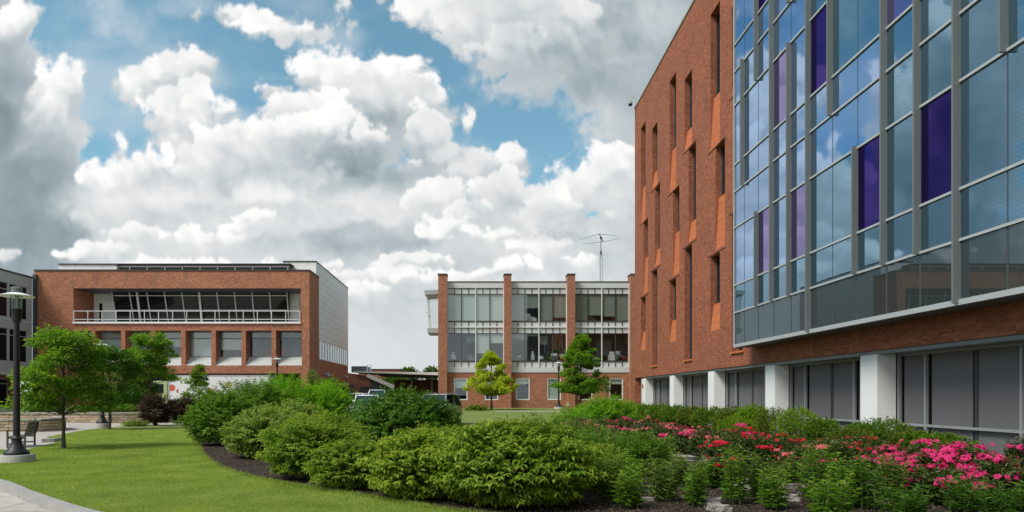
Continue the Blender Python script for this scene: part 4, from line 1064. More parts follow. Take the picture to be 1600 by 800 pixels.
LM_rose = leaf_mat('rose_leaf', (.025,.06,.022), (.055,.10,.035), (.13,.12,.06), .2, .35, .5)
LM_maple = leaf_mat('maple_leaf', (.07,.135,.022), (.12,.20,.038), (.22,.28,.06), .40)
LM_oak = leaf_mat('oak_leaf', (.045,.10,.024), (.08,.15,.04), None, .34)
LM_green = leaf_mat('tree_leaf_vivid', (.075,.15,.02), (.125,.22,.035), (.22,.31,.05), .40)
LM_gold = leaf_mat('tree_leaf_golden', (.24,.27,.035), (.33,.35,.06), (.44,.44,.10), .45)
LM_fargreen = leaf_mat('tree_leaf_far', (.04,.08,.02), (.07,.115,.035), None, .3)
PK = leaf_mat('pink_petal', (.60,.006,.13), (.72,.07,.27), None, .25, .5, .2, 1.1, 1.0)
PR = leaf_mat('red_petal', (.50,.004,.022), (.70,.03,.07), None, .2, .5, .2, 1.1, 1.0)
PS = leaf_mat('salmon_petal', (.60,.05,.10), (.66,.22,.22), None, .25, .5, .2, 1.1, 1.0)

# big foreground shrubs: (label, x, y, rx, ry, h, sprays, mat, seed)
VB = 'shrubs massed along the lawn edge'
def vib(label, px, pyb, rx, ry, pyt, n_s, mat, seed, L=.092, dy=.0, tier=.10, **k):
    k.setdefault('fill', .15); k.setdefault('lump', .09)
    x, y = gp(px, pyb); y += ry+dy; x = at(px, y)
    h = hz(pyt, y)
    return bush(label, (x, y), rx, ry, h, n_s, 16, L, .42, mat, seed, tier, group=VB, droop=.5, **k)
vib('largest and nearest layered shrub at the bottom centre, dark on its right side', 803, 806, 1.32, 1.1, 653, 1450, LM_vib, 1, L=.108, tier=.07, fill=.12, lump=.06)
vib('rounded yellow-green shrub just left of the largest one, at the lawn edge', 655, 790, .84, .78, 670, 900, LM_vib2, 2)
vib('low spreading yellow-green shrub at the lawn edge, third from the nearest', 556, 772, .86, .76, 682, 900, LM_vib, 3, L=.075)
vib('broad domed shrub with drooping layers left of the low spreading one', 497, 758, 1.10, 1.0, 644, 1300, LM_vib, 4, L=.08)
bush('pale tipped shrub filling the gap behind the two nearest shrubs', (at(700,13.4),13.4), 1.5, 1.1, hz(662,13.4), 1100, 14, .075, .42, LM_vib2, 5, .05, group=VB, droop=.4)
bush('low yellow-green shrub behind and right of centre, under the golden tree', (at(790,16.2),16.2), 1.7, 1.2, hz(655,16.2), 1000, 14, .08, .42, LM_vib2, 6, .05, group=VB, droop=.4)
bush('pale loose shrub top behind the broad domed one', (at(500,16.6),16.6), 1.0, 1.0, hz(641,16.6), 800, 14, .08, .42, LM_vib2, 7, .04, group=VB)
bush('pale green shrub with soft mottled leaves between the domed shrub and the dark leaning one', (at(418,18.3),18.3), 1.15, 1.1, hz(634,18.3), 1100, 14, .09, .5, LM_pale, 8, .0, lump=.18, group=VB)
bush('pale white-tinged shrub top in the middle of the shrub mass', (at(455,20.0),20.0), 1.1, 1.0, hz(622,20.0), 700, 14, .10, .5, LM_pale, 9, .0, lump=.2, group=VB)
bush('tall mid green shrub at the left end of the mass, spilling over the bark', (at(352,23.0),23.0), 1.15, 1.2, hz(608,23.0), 1200, 14, .11, .45, LM_mid, 10, .0, lump=.18, group=VB)
bush('tall loose mid green shrub behind the left end of the mass', (at(390,26.0),26.0), 1.6, 1.3, hz(592,26.0), 1200, 14, .12, .42, LM_mid, 11, .0, lump=.22, group=VB)
bush('bright lime green shrub glowing against the brick building, left of the lamp', (at(440,27.5),27.5), 1.8, 1.4, hz(586,27.5), 1500, 14, .12, .42, LM_bright, 12, .0, lump=.2, group=VB)
bush('bright lime green shrub right of the lamp, in front of the parked cars', (at(512,27.0),27.0), 1.25, 1.2, hz(593,27.0), 1000, 14, .11, .42, LM_bright, 13, .0, lump=.2, group=VB)
bush('broad glossy deep green shrub in front of the silver car', (at(630,18.6),18.6), 1.42, 1.3, hz(607,18.6), 2000, 14, .11, .42, LM_dk, 14, .05, lump=.16, group=VB, droop=.45)
bush('glossy green shoots at the right shoulder of the deep green shrub', (at(690,19.6),19.6), .6, .7, hz(630,19.6), 350, 12, .11, .42, LM_mid, 15, group=VB)
bush('dark rounded evergreen shrub against the side wall of the left brick building', (at(515,50),50), 1.6, 1.3, hz(588,50), 700, 10, .16, .5, LM_dk, 16, cat='shrub', low=-.9)
bush('slender light green shrub top standing before the left building corner', (at(487,33),33), .5, .5, hz(578,33), 260, 12, .13, .4, LM_mid, 17, lump=.25)
bush('larger purple-leaved shrub on the left, with a few bronze shoots', (at(243,38.5),38.5), .95, .9, hz(613,38.5), 900, 12, .085, .5, LM_purple, 18, lump=.2, group='purple shrubs beyond the lawn')
bush('smaller purple-leaved shrub on the right, topped with bronze-green shoots', (at(291,39.5),39.5), .85, .8, hz(617,39.5), 850, 12, .085, .5, LM_purple, 19, lump=.2, group='purple shrubs beyond the lawn')
bush('low pale green groundcover clump at the foot of the larger purple shrub', (at(222,38.0),37.3), .7, .4, .35, 250, 10, .07, .5, LM_pale, 20, lump=.2)
bush('fresh green dense shrub in front of the white end of the brick block', (at(950,29.0),29.0), 1.25, 1.2, hz(616,29.0), 1300, 12, .09, .42, LM_bright, 21, lump=.18)
bush('small loose shrub against the wall of the middle building', (at(745,58),58), 1.0, .7, 1.0, 260, 10, .15, .45, LM_mid, 22, lump=.3)
bush('yellow-green low foliage right of the thin lamp post', (at(900,34),34), 1.1, .8, hz(633,34), 400, 10, .12, .45, LM_bright, 23, lump=.3)
for i, (px, Y, rx, h, m_, lb) in enumerate([(925,14.5,.75,.95,LM_mid,'blue-green leafy perennial behind the largest shrub, left one'),(965,15.2,.8,.95,LM_per2,'grey-green leafy perennial, middle of the row behind the largest shrub'),(1005,14.3,.7,.9,LM_mid,'dense leafy perennial right of the grey-green one, before the open soil'),
        (850,21,1.0,1.1,LM_per2,'soft green feathery perennial left of the salmon roses'),(905,19,1.0,1.0,LM_per2,'soft green feathery perennial in front of the salmon roses'),(950,11.8,.55,.66,LM_per,'leafy green perennial close behind the largest shrub on its right'),(935,12.8,.6,.75,LM_vib2,'small lime leafed plant at the right shoulder of the largest shrub')]):
    bush(lb, (at(px, Y), Y), rx, rx*.9, h, 420, 12, .075, .38, m_, 40+i, lump=.22, sag=.0, droop=.15, cat='perennial', name='perennial', group='leafy perennials behind the largest shrub', twig=stemM)

# upright perennials: stems with narrow leaves
def stems(label, loc, r, h, ns, per, L, W, mat, seed, group=None, lean=.22, name='perennial', cat='perennial'):
    g = np.random.default_rng(seed)
    root = thing(name, label, cat, (*loc, 0), group=group)
    a = g.random(ns)*6.28; q = np.sqrt(g.random(ns))*r*.55
    O = np.stack([np.cos(a)*q, np.sin(a)*q, np.zeros(ns)], 1)
    E = O*(1+lean*3)+np.stack([g.normal(0, .05, ns), g.normal(0, .05, ns), h*(.65+.35*g.random(ns))], 1)
    t = .10+.90*(np.arange(per)+.5)/per; t = np.tile(t, (ns, 1))
    P = O[:, None]+(E-O)[:, None]*t[..., None]
    an = (np.arange(per)*2.4)[None]+g.random((ns, 1))*6.28
    D = np.stack([np.cos(an), np.sin(an), .45+.35*g.random((ns, per))-.2*(1-t)], -1)
    n_ = ns*per
    V = leafquads(P.reshape(n_, 3), D.reshape(n_, 3), (L*(1.15-.55*t)).reshape(n_), W, g, curl=.35)
    raw_mesh('foliage', V, LF, 6, mat, root, attr=t.reshape(n_))
    mb = MB()
    for i in range(ns): mb.tube([O[i], E[i]], [.005, .002], 4, cap=False)
    mb.build('stems', stemM, root, local=True)
    return root
PG = 'upright green perennials along the front of the rose bed'
pp = [(1035,10.6,.30,.62,LM_per2,'small thin stemmed perennial at the left of the front row, beside a dead flower head'),(1085,10.2,.26,.55,LM_per,'narrow leafy perennial second from the left in the front row'),
      (1146,10.4,.30,.74,LM_per,'tall narrow clump of leafy stems in front of the red roses'),(1190,10.6,.26,.60,LM_per2,'slim perennial just right of the tall narrow clump'),(1205,9.9,.30,.52,LM_per,'short fresh green perennial between two pale rocks'),
      (1278,10.5,.40,.74,LM_per,'wide feathery bright green clump left of the nearest pink roses'),(1320,10.1,.36,.64,LM_per,'leafy clump between the feathery one and the dark broad-leaved one'),(1352,9.9,.40,.62,LM_dk,'dark broad-leaved clump at the foot of the nearest pink roses'),
      (985,10.0,.38,.50,LM_per,'low leafy perennial right of the largest shrub at the bottom edge'),(955,10.6,.36,.62,LM_per2,'feathery perennial touching the right side of the largest shrub'),(1395,10.5,.30,.60,LM_per2,'soft green stems at the left foot of the nearest pink roses'),
      (1240,11.6,.28,.55,LM_per2,'grey-green perennial behind the two pale rocks'),(1060,12.5,.28,.5,LM_per2,'small grey-green clump on the open soil'),(1500,9.6,.36,.42,LM_dk,'dark leafy plant near the bottom edge under the largest pink mass'),(1300,8.9,.40,.52,LM_per,'cropped bright perennial at the bottom edge under the feathery clump'),(1410,8.8,.42,.40,LM_dk,'cropped dark perennial at the bottom edge before the pink roses'),(1570,9.0,.50,.42,LM_dk,'dark leafy mound in the bottom right corner'),(1105,12.2,.3,.45,LM_mid,'small rounded leafy plant behind the flat rocks')]
for i, (px, Y, r_, h, m_, lb) in enumerate(pp):
    stems(lb, (at(px, Y), Y), r_*.74, h*1.28, int(12+r_*36), 20, .125, .23, m_, 60+i, group=PG)

# roses
def petals(C, Nn, r, g):
    n_ = len(C); k = 11
    out = []
    U_ = unit(np.cross(Nn, g.normal(size=(n_, 3)))); W_ = np.cross(Nn, U_)
    for j in range(k):
        a = 2*math.pi*j/5.5+g.random(n_)*.4; rr = (r*(1.0 if j < 6 else .6))[:, None]; lift = (.12 if j < 6 else .55)
        d = U_*np.cos(a)[:, None]+W_*np.sin(a)[:, None]; s_ = np.cross(Nn, d)
        out.append(np.stack([C, C+d*rr*.6+s_*rr*.5+Nn*rr*lift, C+d*rr+Nn*rr*lift*1.4, C+d*rr*.6-s_*rr*.5+Nn*rr*lift], 1))
    return np.concatenate(out)
def rose(label, loc, rx, h, n_cl, pm, seed, per=5, group='rose bushes in the bed', n_s=330, rr=.034, lowb=-.1):
    g = np.random.default_rng(seed)
    root = bush(label, loc, rx, rx*.9, h, n_s, 12, .055, .6, LM_rose, seed, lump=.25, sag=.0, droop=.1, inner=.55, cat='rose bush', name='rose_bush', group=group, ntw=26, low=-.6, twig=stemM, fill=.3)
    n_cl = int(n_cl*.62)+1; E = dome(n_cl, rx*1.02, rx*.93, h*1.05, g, .25, 0, lowb)
    C = np.repeat(E, per, 0)+g.normal(0, 1, (n_cl*per, 3))*np.array([.085, .085, .022])
    Nn = unit(C-np.array([0, 0, h*.3])+g.normal(0, .2, C.shape)+np.array([0, -.25, .25]))
    keep = g.random(len(C)) < .85
    C, Nn = C[keep], Nn[keep]
    raw_mesh('blossoms', petals(C, Nn, rr*(.75+.5*g.random(len(C))), g), [(0, 1, 2, 3)], 4, pm, root)
    return root
RS = [(1440,12.2,.62,.80,42,PK,'dense cerise pink rose bush left of the nearest pink mass'),(1500,11.6,.72,.76,52,PK,'largest mass of cerise pink roses by the window, near the right edge'),(1555,11.0,.62,.66,30,PK,'pink rose bush leaning towards the right edge of the bed'),(1470,10.5,.55,.55,26,PK,'low pink rose bush in front of the largest pink mass'),(1385,12.6,.35,.72,14,PK,'small pink rose bush at the left end of the pink mass'),
      (1590,12.6,.22,.88,4,PK,'lone tall rose stem with a single pink head near the right edge'),
      (1140,15.8,.55,.76,18,PR,'deep red rose bush with the reddest heads, left'),(1178,14.9,.60,.82,22,PR,'deep red rose bush just right of the reddest one'),(1220,15.2,.50,.76,14,PR,'sparsely flowering red rose bush'),(1160,17.0,.5,.85,9,PK,'tall rose bush with pink heads raised above the red ones'),
      (1110,17.5,.60,.80,18,PS,'salmon rose bush beyond the flat rocks'),(1075,18.6,.60,.75,22,PK,'pink rose bush with heads low over the soil'),(1040,20.5,.62,.78,16,PS,'faded salmon pink rose bush further back'),(1015,22.5,.60,.80,16,PS,'faded salmon rose bush furthest along the left row'),
      (975,23.5,.55,.86,16,PK,'bright pink rose clump left of the lime green shrub foot'),(935,25.0,.60,.85,12,PS,'salmon rose bush behind the grey-green perennials'),(905,26.0,.55,.85,9,PS,'small salmon rose bush, leftmost of the row'),
      (1255,13.6,.50,.62,8,PS,'rose bush with few pale salmon heads at the centre of the bed'),(1290,14.3,.60,.72,12,PS,'salmon rose bush before the bright green clipped shrub'),(1325,13.9,.55,.70,9,PR,'rose bush with a few crimson heads right of the centre'),(1262,12.6,.40,.52,4,PK,'low rose bush with one pink and white head'),(1130,12.4,.40,.55,4,PR,'low rose bush with a single bright red head'),(1345,15.0,.5,.8,5,PR,'rose bush with one crimson head in front of the white pier')]
for i, (px, Y, r_, h, nc, pm, lb) in enumerate(RS):
    rose(lb, (at(px, Y), Y), r_, h, nc, pm, 100+i, per=11 if pm is PK else 8, n_s=int(420*r_/.6), rr=.043 if pm is PK else .039, lowb=.1)
# shrubs at the foot of the right building
FS = [(1395,18.2,.62,.98,LM_box,'twiggy round shrub with bare lower stems before the nearest white pier'),(1355,19.5,.5,.8,LM_box,'slim shrub left of the twiggy round one'),(1440,17.2,.5,.72,LM_box2,'low olive shrub left under the nearest window'),(1480,16.6,.5,.72,LM_box,'low green shrub midway under the nearest window'),(1522,15.9,.58,.72,LM_box,'last green shrub under the nearest window, nearest the corner'),
      (1262,22.8,.72,1.18,LM_box3,'bright fresh green clipped shrub between the fourth and fifth pier'),(1302,21.6,.5,.9,LM_box,'small green shrub right of the bright clipped one'),(1224,24.6,.75,1.12,LM_box2,'olive green shrub in front of the fourth pier'),(1190,26.6,.70,1.2,LM_box3,'fresh green mound left of the fourth pier'),(1165,28.5,.75,1.1,LM_box2,'olive twiggy mound before the third window'),
      (1135,31,.8,1.1,LM_box,'green mound before the third pier'),(1108,33.8,.8,1.05,LM_box2,'olive mound between the second and third pier'),(1085,36.5,.8,1.1,LM_box,'green mound before the second window'),(1062,39.5,.85,1.1,LM_box,'green mound before the second pier'),(1040,43,.9,1.1,LM_box,'green mound before the first window'),(1018,46.5,.9,1.1,LM_box,'farthest green mound at the far pier'),(1150,24.0,.6,.85,LM_box3,'low yellow-green mound in front of the row, behind the pink roses'),(1330,17.6,.55,.75,LM_box2,'low twiggy olive shrub left of the nearest pier')]
for i, (px, Y, r_, h, m_, lb) in enumerate(FS):
    x = min(at(px, Y), 11.4-r_*.9)
    bush(lb, (x, Y), r_*1.08, r_*1.15, h*1.06, 1000, 10, .045 if Y < 25 else .065, .62, m_, 200+i, lump=.15, sag=.0, droop=0, inner=.80, cat='shrub', group='low shrubs along the foot of the right building', low=-.45 if Y < 20 else -.8, ntw=60, twr=.005)

# ---- trees
def tree(label, loc, H, zc, rx, mat, seed, ncl=60, nl=150, L=.10, shape='round', trunk=.07, rc=.38, group=None, name='tree', W=.6, flat=.45, ry=None, attr_top=True, lean=0):
    g = np.random.default_rng(seed); ry = ry or rx
    root = thing(name, label, 'tree', loc, group=group)
    s_ = g.random(ncl)
    if shape == 'cone': s_ = s_**1.25
    z = zc+(H-zc)*(.04+.93*s_)
    if shape == 'cone': prof = np.clip(1.05-s_, .06, 1)**.75*np.clip(s_*7+.4, 0, 1)
    elif shape == 'layer': prof = np.sqrt(np.clip(1-((s_-.30)/.75)**2, 0, 1))
    else: prof = np.sqrt(np.clip(1-((s_-.45)/.60)**2, 0, 1))
    a = np.arange(ncl)*2.39996+g.random(ncl)*.5; q = prof*(.35+.65*np.sqrt(g.random(ncl)))*(1+.16*np.sin(3*a+seed)+.18*g.normal(size=ncl))
    C = np.stack([rx*q*np.cos(a)+lean*s_, ry*q*np.sin(a), z], 1)
    # limbs and trunk
    mb = MB(); tr = MB(); tt = [Vector((0, 0, -.05))]; tz = [trunk*1.5]
    for k in range(1, 9):
        f = k/8; tt.append(Vector((lean*max(0, f-.4)+g.normal(0, .015)*H*.3*f, g.normal(0, .012)*H*.3*f, H*.93*f))); tz.append(trunk*(1.05-f)**.8 if f < 1 else .008)
    tr.tube(tt, tz, 9); tr.build('trunk', barkM, root, local=True, smooth=True)
    def tp(zv):
        f = min(max(zv/(H*.93), 0), 1)*8; i = min(int(f), 7); return tt[i].lerp(tt[i+1], f-i)
    for c in C:
        c = Vector(c); hr = math.hypot(c.x, c.y); b = tp(max(zc*.85, c.z-hr*.75-.12)); md = b.lerp(c, .55); md.z -= .06*hr
        rr = trunk*.28*(1-.6*(b.z/H)); mb.tube([b, md, c], [rr, rr*.6, rr*.2], 5, cap=False)
    mb.build('limbs', barkM, root, local=True)
    n_ = ncl*nl
    dirs = unit(g.normal(size=(n_, 3))); rad = g.random(n_)**.5
    sz = np.repeat(rc*(.5+.9*g.random(ncl))*(1-.35*s_ if shape == 'cone' else 1), nl)[:, None]
    P = np.repeat(C, nl, 0)+dirs*rad[:, None]*sz*np.array([1, 1, flat])
    P[:, 2] -= (np.hypot(dirs[:, 0], dirs[:, 1])*rad)**2*sz[:, 0]*.25
    out = P-np.array([0, 0, 1])*zc; out[:, 2] *= .2
    D = unit(dirs*.8+unit(out)*.6+np.array([0, 0, -.35])+g.normal(0, .3, (n_, 3)))
    V = leafquads(P, D, np.full(n_, L), W, g)
    raw_mesh('crown', V, LF, 6, mat, root, attr=np.clip(rad*.6+dirs[:, 2]*.5, 0, 1))
    return root
x, y = gp(99, 701); tree('young layered maple standing alone on the lawn, nearest tree on the left', (x, y, 0), hz(514, y), 1.25, 1.25, LM_maple, 301, 85, 125, .105, 'layer', .055, .36)
x, y = gp(171, 671); tree('darker round-headed young tree beside the second lamp post', (x, y, 0), hz(545, y), 1.3, 1.3, LM_oak, 302, 75, 130, .11, 'round', .06, .46)
tree('vivid green tree behind the stone wall, in front of the left brick building', (at(233,46),46,.5), hz(519,46)-.5, 2.2, 1.45, LM_green, 303, 120, 75, .14, 'layer', .07, .38)
tree('dark dense small tree behind the stone wall between the two young trees', (at(202,47),47,.5), hz(572,47)-.5, .2, 1.5, LM_oak, 304, 60, 140, .15, 'round', .07, .6)
tree('small airy yellow-green tree in front of the white truck', (at(311,43),43,.05), hz(567,43), .7, 1.05, LM_maple, 305, 55, 90, .12, 'cone', .04, .35)
tree('golden yellow-green young tree before the middle building, left of its pair', (at(768,60),60,terr(0,60)), hz(549,60)-.5, 1.35, 2.05, LM_gold, 306, 100, 120, .17, 'cone', .085, .48, group='young trees in front of the middle building')
tree('tall conical green young tree before the middle building, right of its pair', (at(907,60),60,terr(0,60)), hz(521,60)-.5, 1.35, 2.15, LM_green, 307, 135, 120, .17, 'cone', .10, .52, group='young trees in front of the middle building')
for i, (px, Y, pt, rx, lb) in enumerate([(618,100,589,2.0,'round green tree seen beneath the white canopy'),(640,128,576,1.2,'distant low tree top left of centre above the canopy'),(672,130,573.5,1.1,'small distant tree top at the right above the canopy'),(600,130,584,3,'distant tree behind the brown skyline building')]):
    tree(lb, (at(px, Y), Y, .4), hz(pt, Y)-.4, 1.0, rx, LM_fargreen, 320+i, 40, 60, .45, 'round', .2, 1.4, group='distant trees between the buildings')
# plants on the terrace behind the stone wall
for i, (px, h, m_, lb) in enumerate([(60,.5,LM_dk,'dark low hedge plant at the left of the wall-top bed'),(85,.45,LM_dk,'dark low plant second in the wall-top bed'),(118,.5,LM_per,'strappy green plant in the wall-top bed, behind the maple trunk'),(140,.45,LM_per2,'pale green plant in the wall-top bed left of the lamp post'),(158,.5,LM_per,'green plant in the wall-top bed directly behind the lamp post'),(180,.55,LM_per2,'pale flowering clump in the wall-top bed right of the lamp post'),(196,.6,LM_per,'tall leafy clump in the wall-top bed'),(212,.5,LM_per2,'last pale clump of the wall-top bed beside the purple shrub')]):
    bush(lb, (at(px, 43.5), 43.6, .55), .62, .5, h, 170, 9, .13, .3, m_, 340+i, lump=.2, sag=0, droop=0, cat='bedding plant', name='bedding_plant', group='plants in the bed on top of the stone wall', twig=stemM, ntw=10)

# ---- rocks
def rock(label, loc, sx, sy, sz, seed, rz=0, group='pale limestone rocks in the bed'):
    sx, sy, sz = sx*.85, sy*.85, sz*.8
    g = random.Random(seed)
    import bmesh
    bm = bmesh.new(); bmesh.ops.create_icosphere(bm, subdivisions=4, radius=1)
    for v in bm.verts:
        p = v.co.copy(); q = Vector((max(-.62, min(.62, p.x))/.62, max(-.62, min(.62, p.y))/.62, max(-.5, min(.5, p.z))/.5))
        nz = mnoise.fractal(p*1.6+Vector((seed*3.1, 0, 0)), 1.0, 2.0, 5)
        q = q*(1+.22*nz); q.z += .10*math.floor(mnoise.noise(p*2.3+Vector((seed, 5, 1)))*4)/4
        v.co = Vector((q.x*sx, q.y*sy, q.z*sz))
    me = bpy.data.meshes.new('limestone_rock'); bm.to_mesh(me); bm.free(); me.materials.append(lime)
    o = bpy.data.objects.new('limestone_rock', me); COL.objects.link(o); o.location = (*loc, sz*.45); o.rotation_euler = (g.uniform(-.08, .08), g.uniform(-.08, .08), rz)
    tag(o, label, 'rock', group)
RK = [(1022,714,.36,.16,.09,'pale flat rock edge beside the dense leafy perennial'),(1078,720,.55,.22,.11,'long flat limestone ledge beyond the open soil'),(1120,724,.42,.2,.12,'limestone ledge right of the long flat one'),(1052,733,.20,.12,.10,'grey shadowed rock under the long ledge'),(1012,742,.28,.16,.08,'flat pale stone on the open soil at the left'),
      (1020,768,.22,.16,.08,'small pale stone by the narrow leafy perennial'),(1108,790,.20,.15,.09,'pale rock at the bottom edge between two perennials'),(1124,800,.16,.13,.09,'smaller pale rock below the one between two perennials'),(1168,764,.30,.22,.16,'upright pale rock between the tall clump and the short perennial'),(1246,770,.36,.24,.16,'broad pale rock under the pink and white rose'),(1232,783,.16,.12,.09,'small rock in front of the broad pale one'),(1010,782,.16,.12,.04,'scattered pale stone near the bottom left of the bed'),
      (1180,736,.40,.2,.12,'flat rock behind the red roses'),(1560,733,.55,.16,.08,'long flat stone at the window edge near the right'),(1590,742,.4,.16,.07,'flat stone slab in the right corner')]
for i, (px, py, a, b, c, lb) in enumerate(RK): rock(lb, gp(px, py), a, b, c, i+1, random.uniform(-.5, .5))
# ------------------------------------------------------------------ lamp posts
def lamp(label, loc):
    r = thing('street_lamp', label, 'street lamp', loc, group='black lamp posts with white disc shades')
    MB().tube_profile([(.40,-.3),(.40,.17),(.385,.19)], 0, 0, 0, 32).build('footing', concrete, r, local=True, smooth=True)
    MB().tube_profile([(.28,.19),(.285,.24),(.27,.27),(.22,.30),(.20,.33),(.145,.42),(.115,.50),(.11,.56),(.13,.575),(.13,.60),(.10,.62),(.082,.66)], 0, 0, 0, 24).build('base', black, r, local=True, smooth=True)
    MB().tube_profile([(.078,.655),(.066,3.52)], 0, 0, 0, 20).build('pole', black, r, local=True, smooth=True)
    MB().tube_profile([(.07,3.50),(.105,3.53),(.11,3.78),(.12,3.80),(.12,3.83)], 0, 0, 0, 20).build('collar', black, r, local=True, smooth=True)
    g = MB().tube_profile([(.095,3.832),(.10,3.84),(.10,4.17),(.085,4.18)], 0, 0, 0, 20).build('lens', lampglass, r, local=True, smooth=True)
    i = MB().tube_profile([(.05,3.84),(.03,3.95),(.045,4.1),(.045,4.17)], 0, 0, 0, 12).build('reflector', palegrey, r, local=True, smooth=True)
    c = MB()
    for k in range(4):
        a = k*math.pi/2+.4; c.tube([(.115*math.cos(a), .115*math.sin(a), 3.83), (.115*math.cos(a), .115*math.sin(a), 4.33)], .010, 6)
    for z in (4.20, 4.26, 4.32): c.tube_profile([(.10,z),(.128,z+.006),(.128,z+.020),(.10,z+.026)], 0, 0, 0, 20)
    c.build('cage', greymet, r, local=True)
    MB().tube_profile([(.08,4.166),(.39,4.145),(.395,4.155),(.14,4.235),(.09,4.24)], 0, 0, 0, 40).build('shade', white, r, local=True, smooth=True)
    MB().tube_profile([(.10,4.24),(.115,4.25),(.115,4.33),(.13,4.345),(.13,4.36),(.06,4.39),(.0,4.40)], 0, 0, 0, 20).build('cap', greymet, r, local=True, smooth=True)
    return r
L1 = lamp('nearest black lamp post on a round concrete footing, at the left edge of the lawn', (*gp(26,722), 0))
KIDS = 0
x, y = gp(160, 669.5); dup(L1, (x, y, .08), .3, 'black lamp post between the two young trees in front of the stone wall')
dup(L1, (at(433,56.5), 56.5, .55), .7, 'far black lamp post rising behind the bright green shrubs at the left building')
dup(L1, (at(873,62), 62, .5), 1.1, 'far thin black lamp post left of the tall conical tree at the middle building')

# ---- bench
bx_, by_ = (25-745)*21.9/F, 21.9
bn = thing('park_bench', 'dark weathered slatted wooden bench beside the lamp post, seen from its end', 'bench', (bx_, by_, -.01), math.atan2(1.3, -.49)-math.pi/2)
W_, D_ = 1.45, .58       # length runs along local y, seat faces local -x
def bl(name, mb): return mb.build(name, woodM, bn, local=True, bevel=.004)
for y_ in (.03, W_-.03):
    bl('leg', MB().bar((-.27, y_, 0), (-.27, y_, .64), .06)); m = MB().bar((.27, y_, 0), (.27, y_, .42), .06); m.bar((.27, y_, .42), (.40, y_, .95), .06); bl('leg', m)
    m = MB().bar((-.32, y_, .655), (.33, y_, .655), .07, .03); bl('armrest', m)
    m = MB().bar((-.27, y_, .38), (.27, y_, .38), .04, .06); m.bar((-.27, y_, .14), (.27, y_, .14), .04, .05); bl('side_rail', m)
m = MB()
for k in range(7): x_ = -.27+k*.085; m.box(x_-.033, x_+.033, 0, W_, .415, .437)
bl('seat', m)
m = MB()
for k in range(5): t = .06+k*.20; m.bar((.27+.13*(.12+t*.88)-.03, 0, .42+.53*(.1+t*.88)), (.27+.13*(.12+t*.88)-.03, W_, .42+.53*(.1+t*.88)), .02, .082)
m.bar((.385, 0, .95), (.385, W_, .95), .05, .05); bl('backrest', m); bn.scale = (.88, .9, .84)

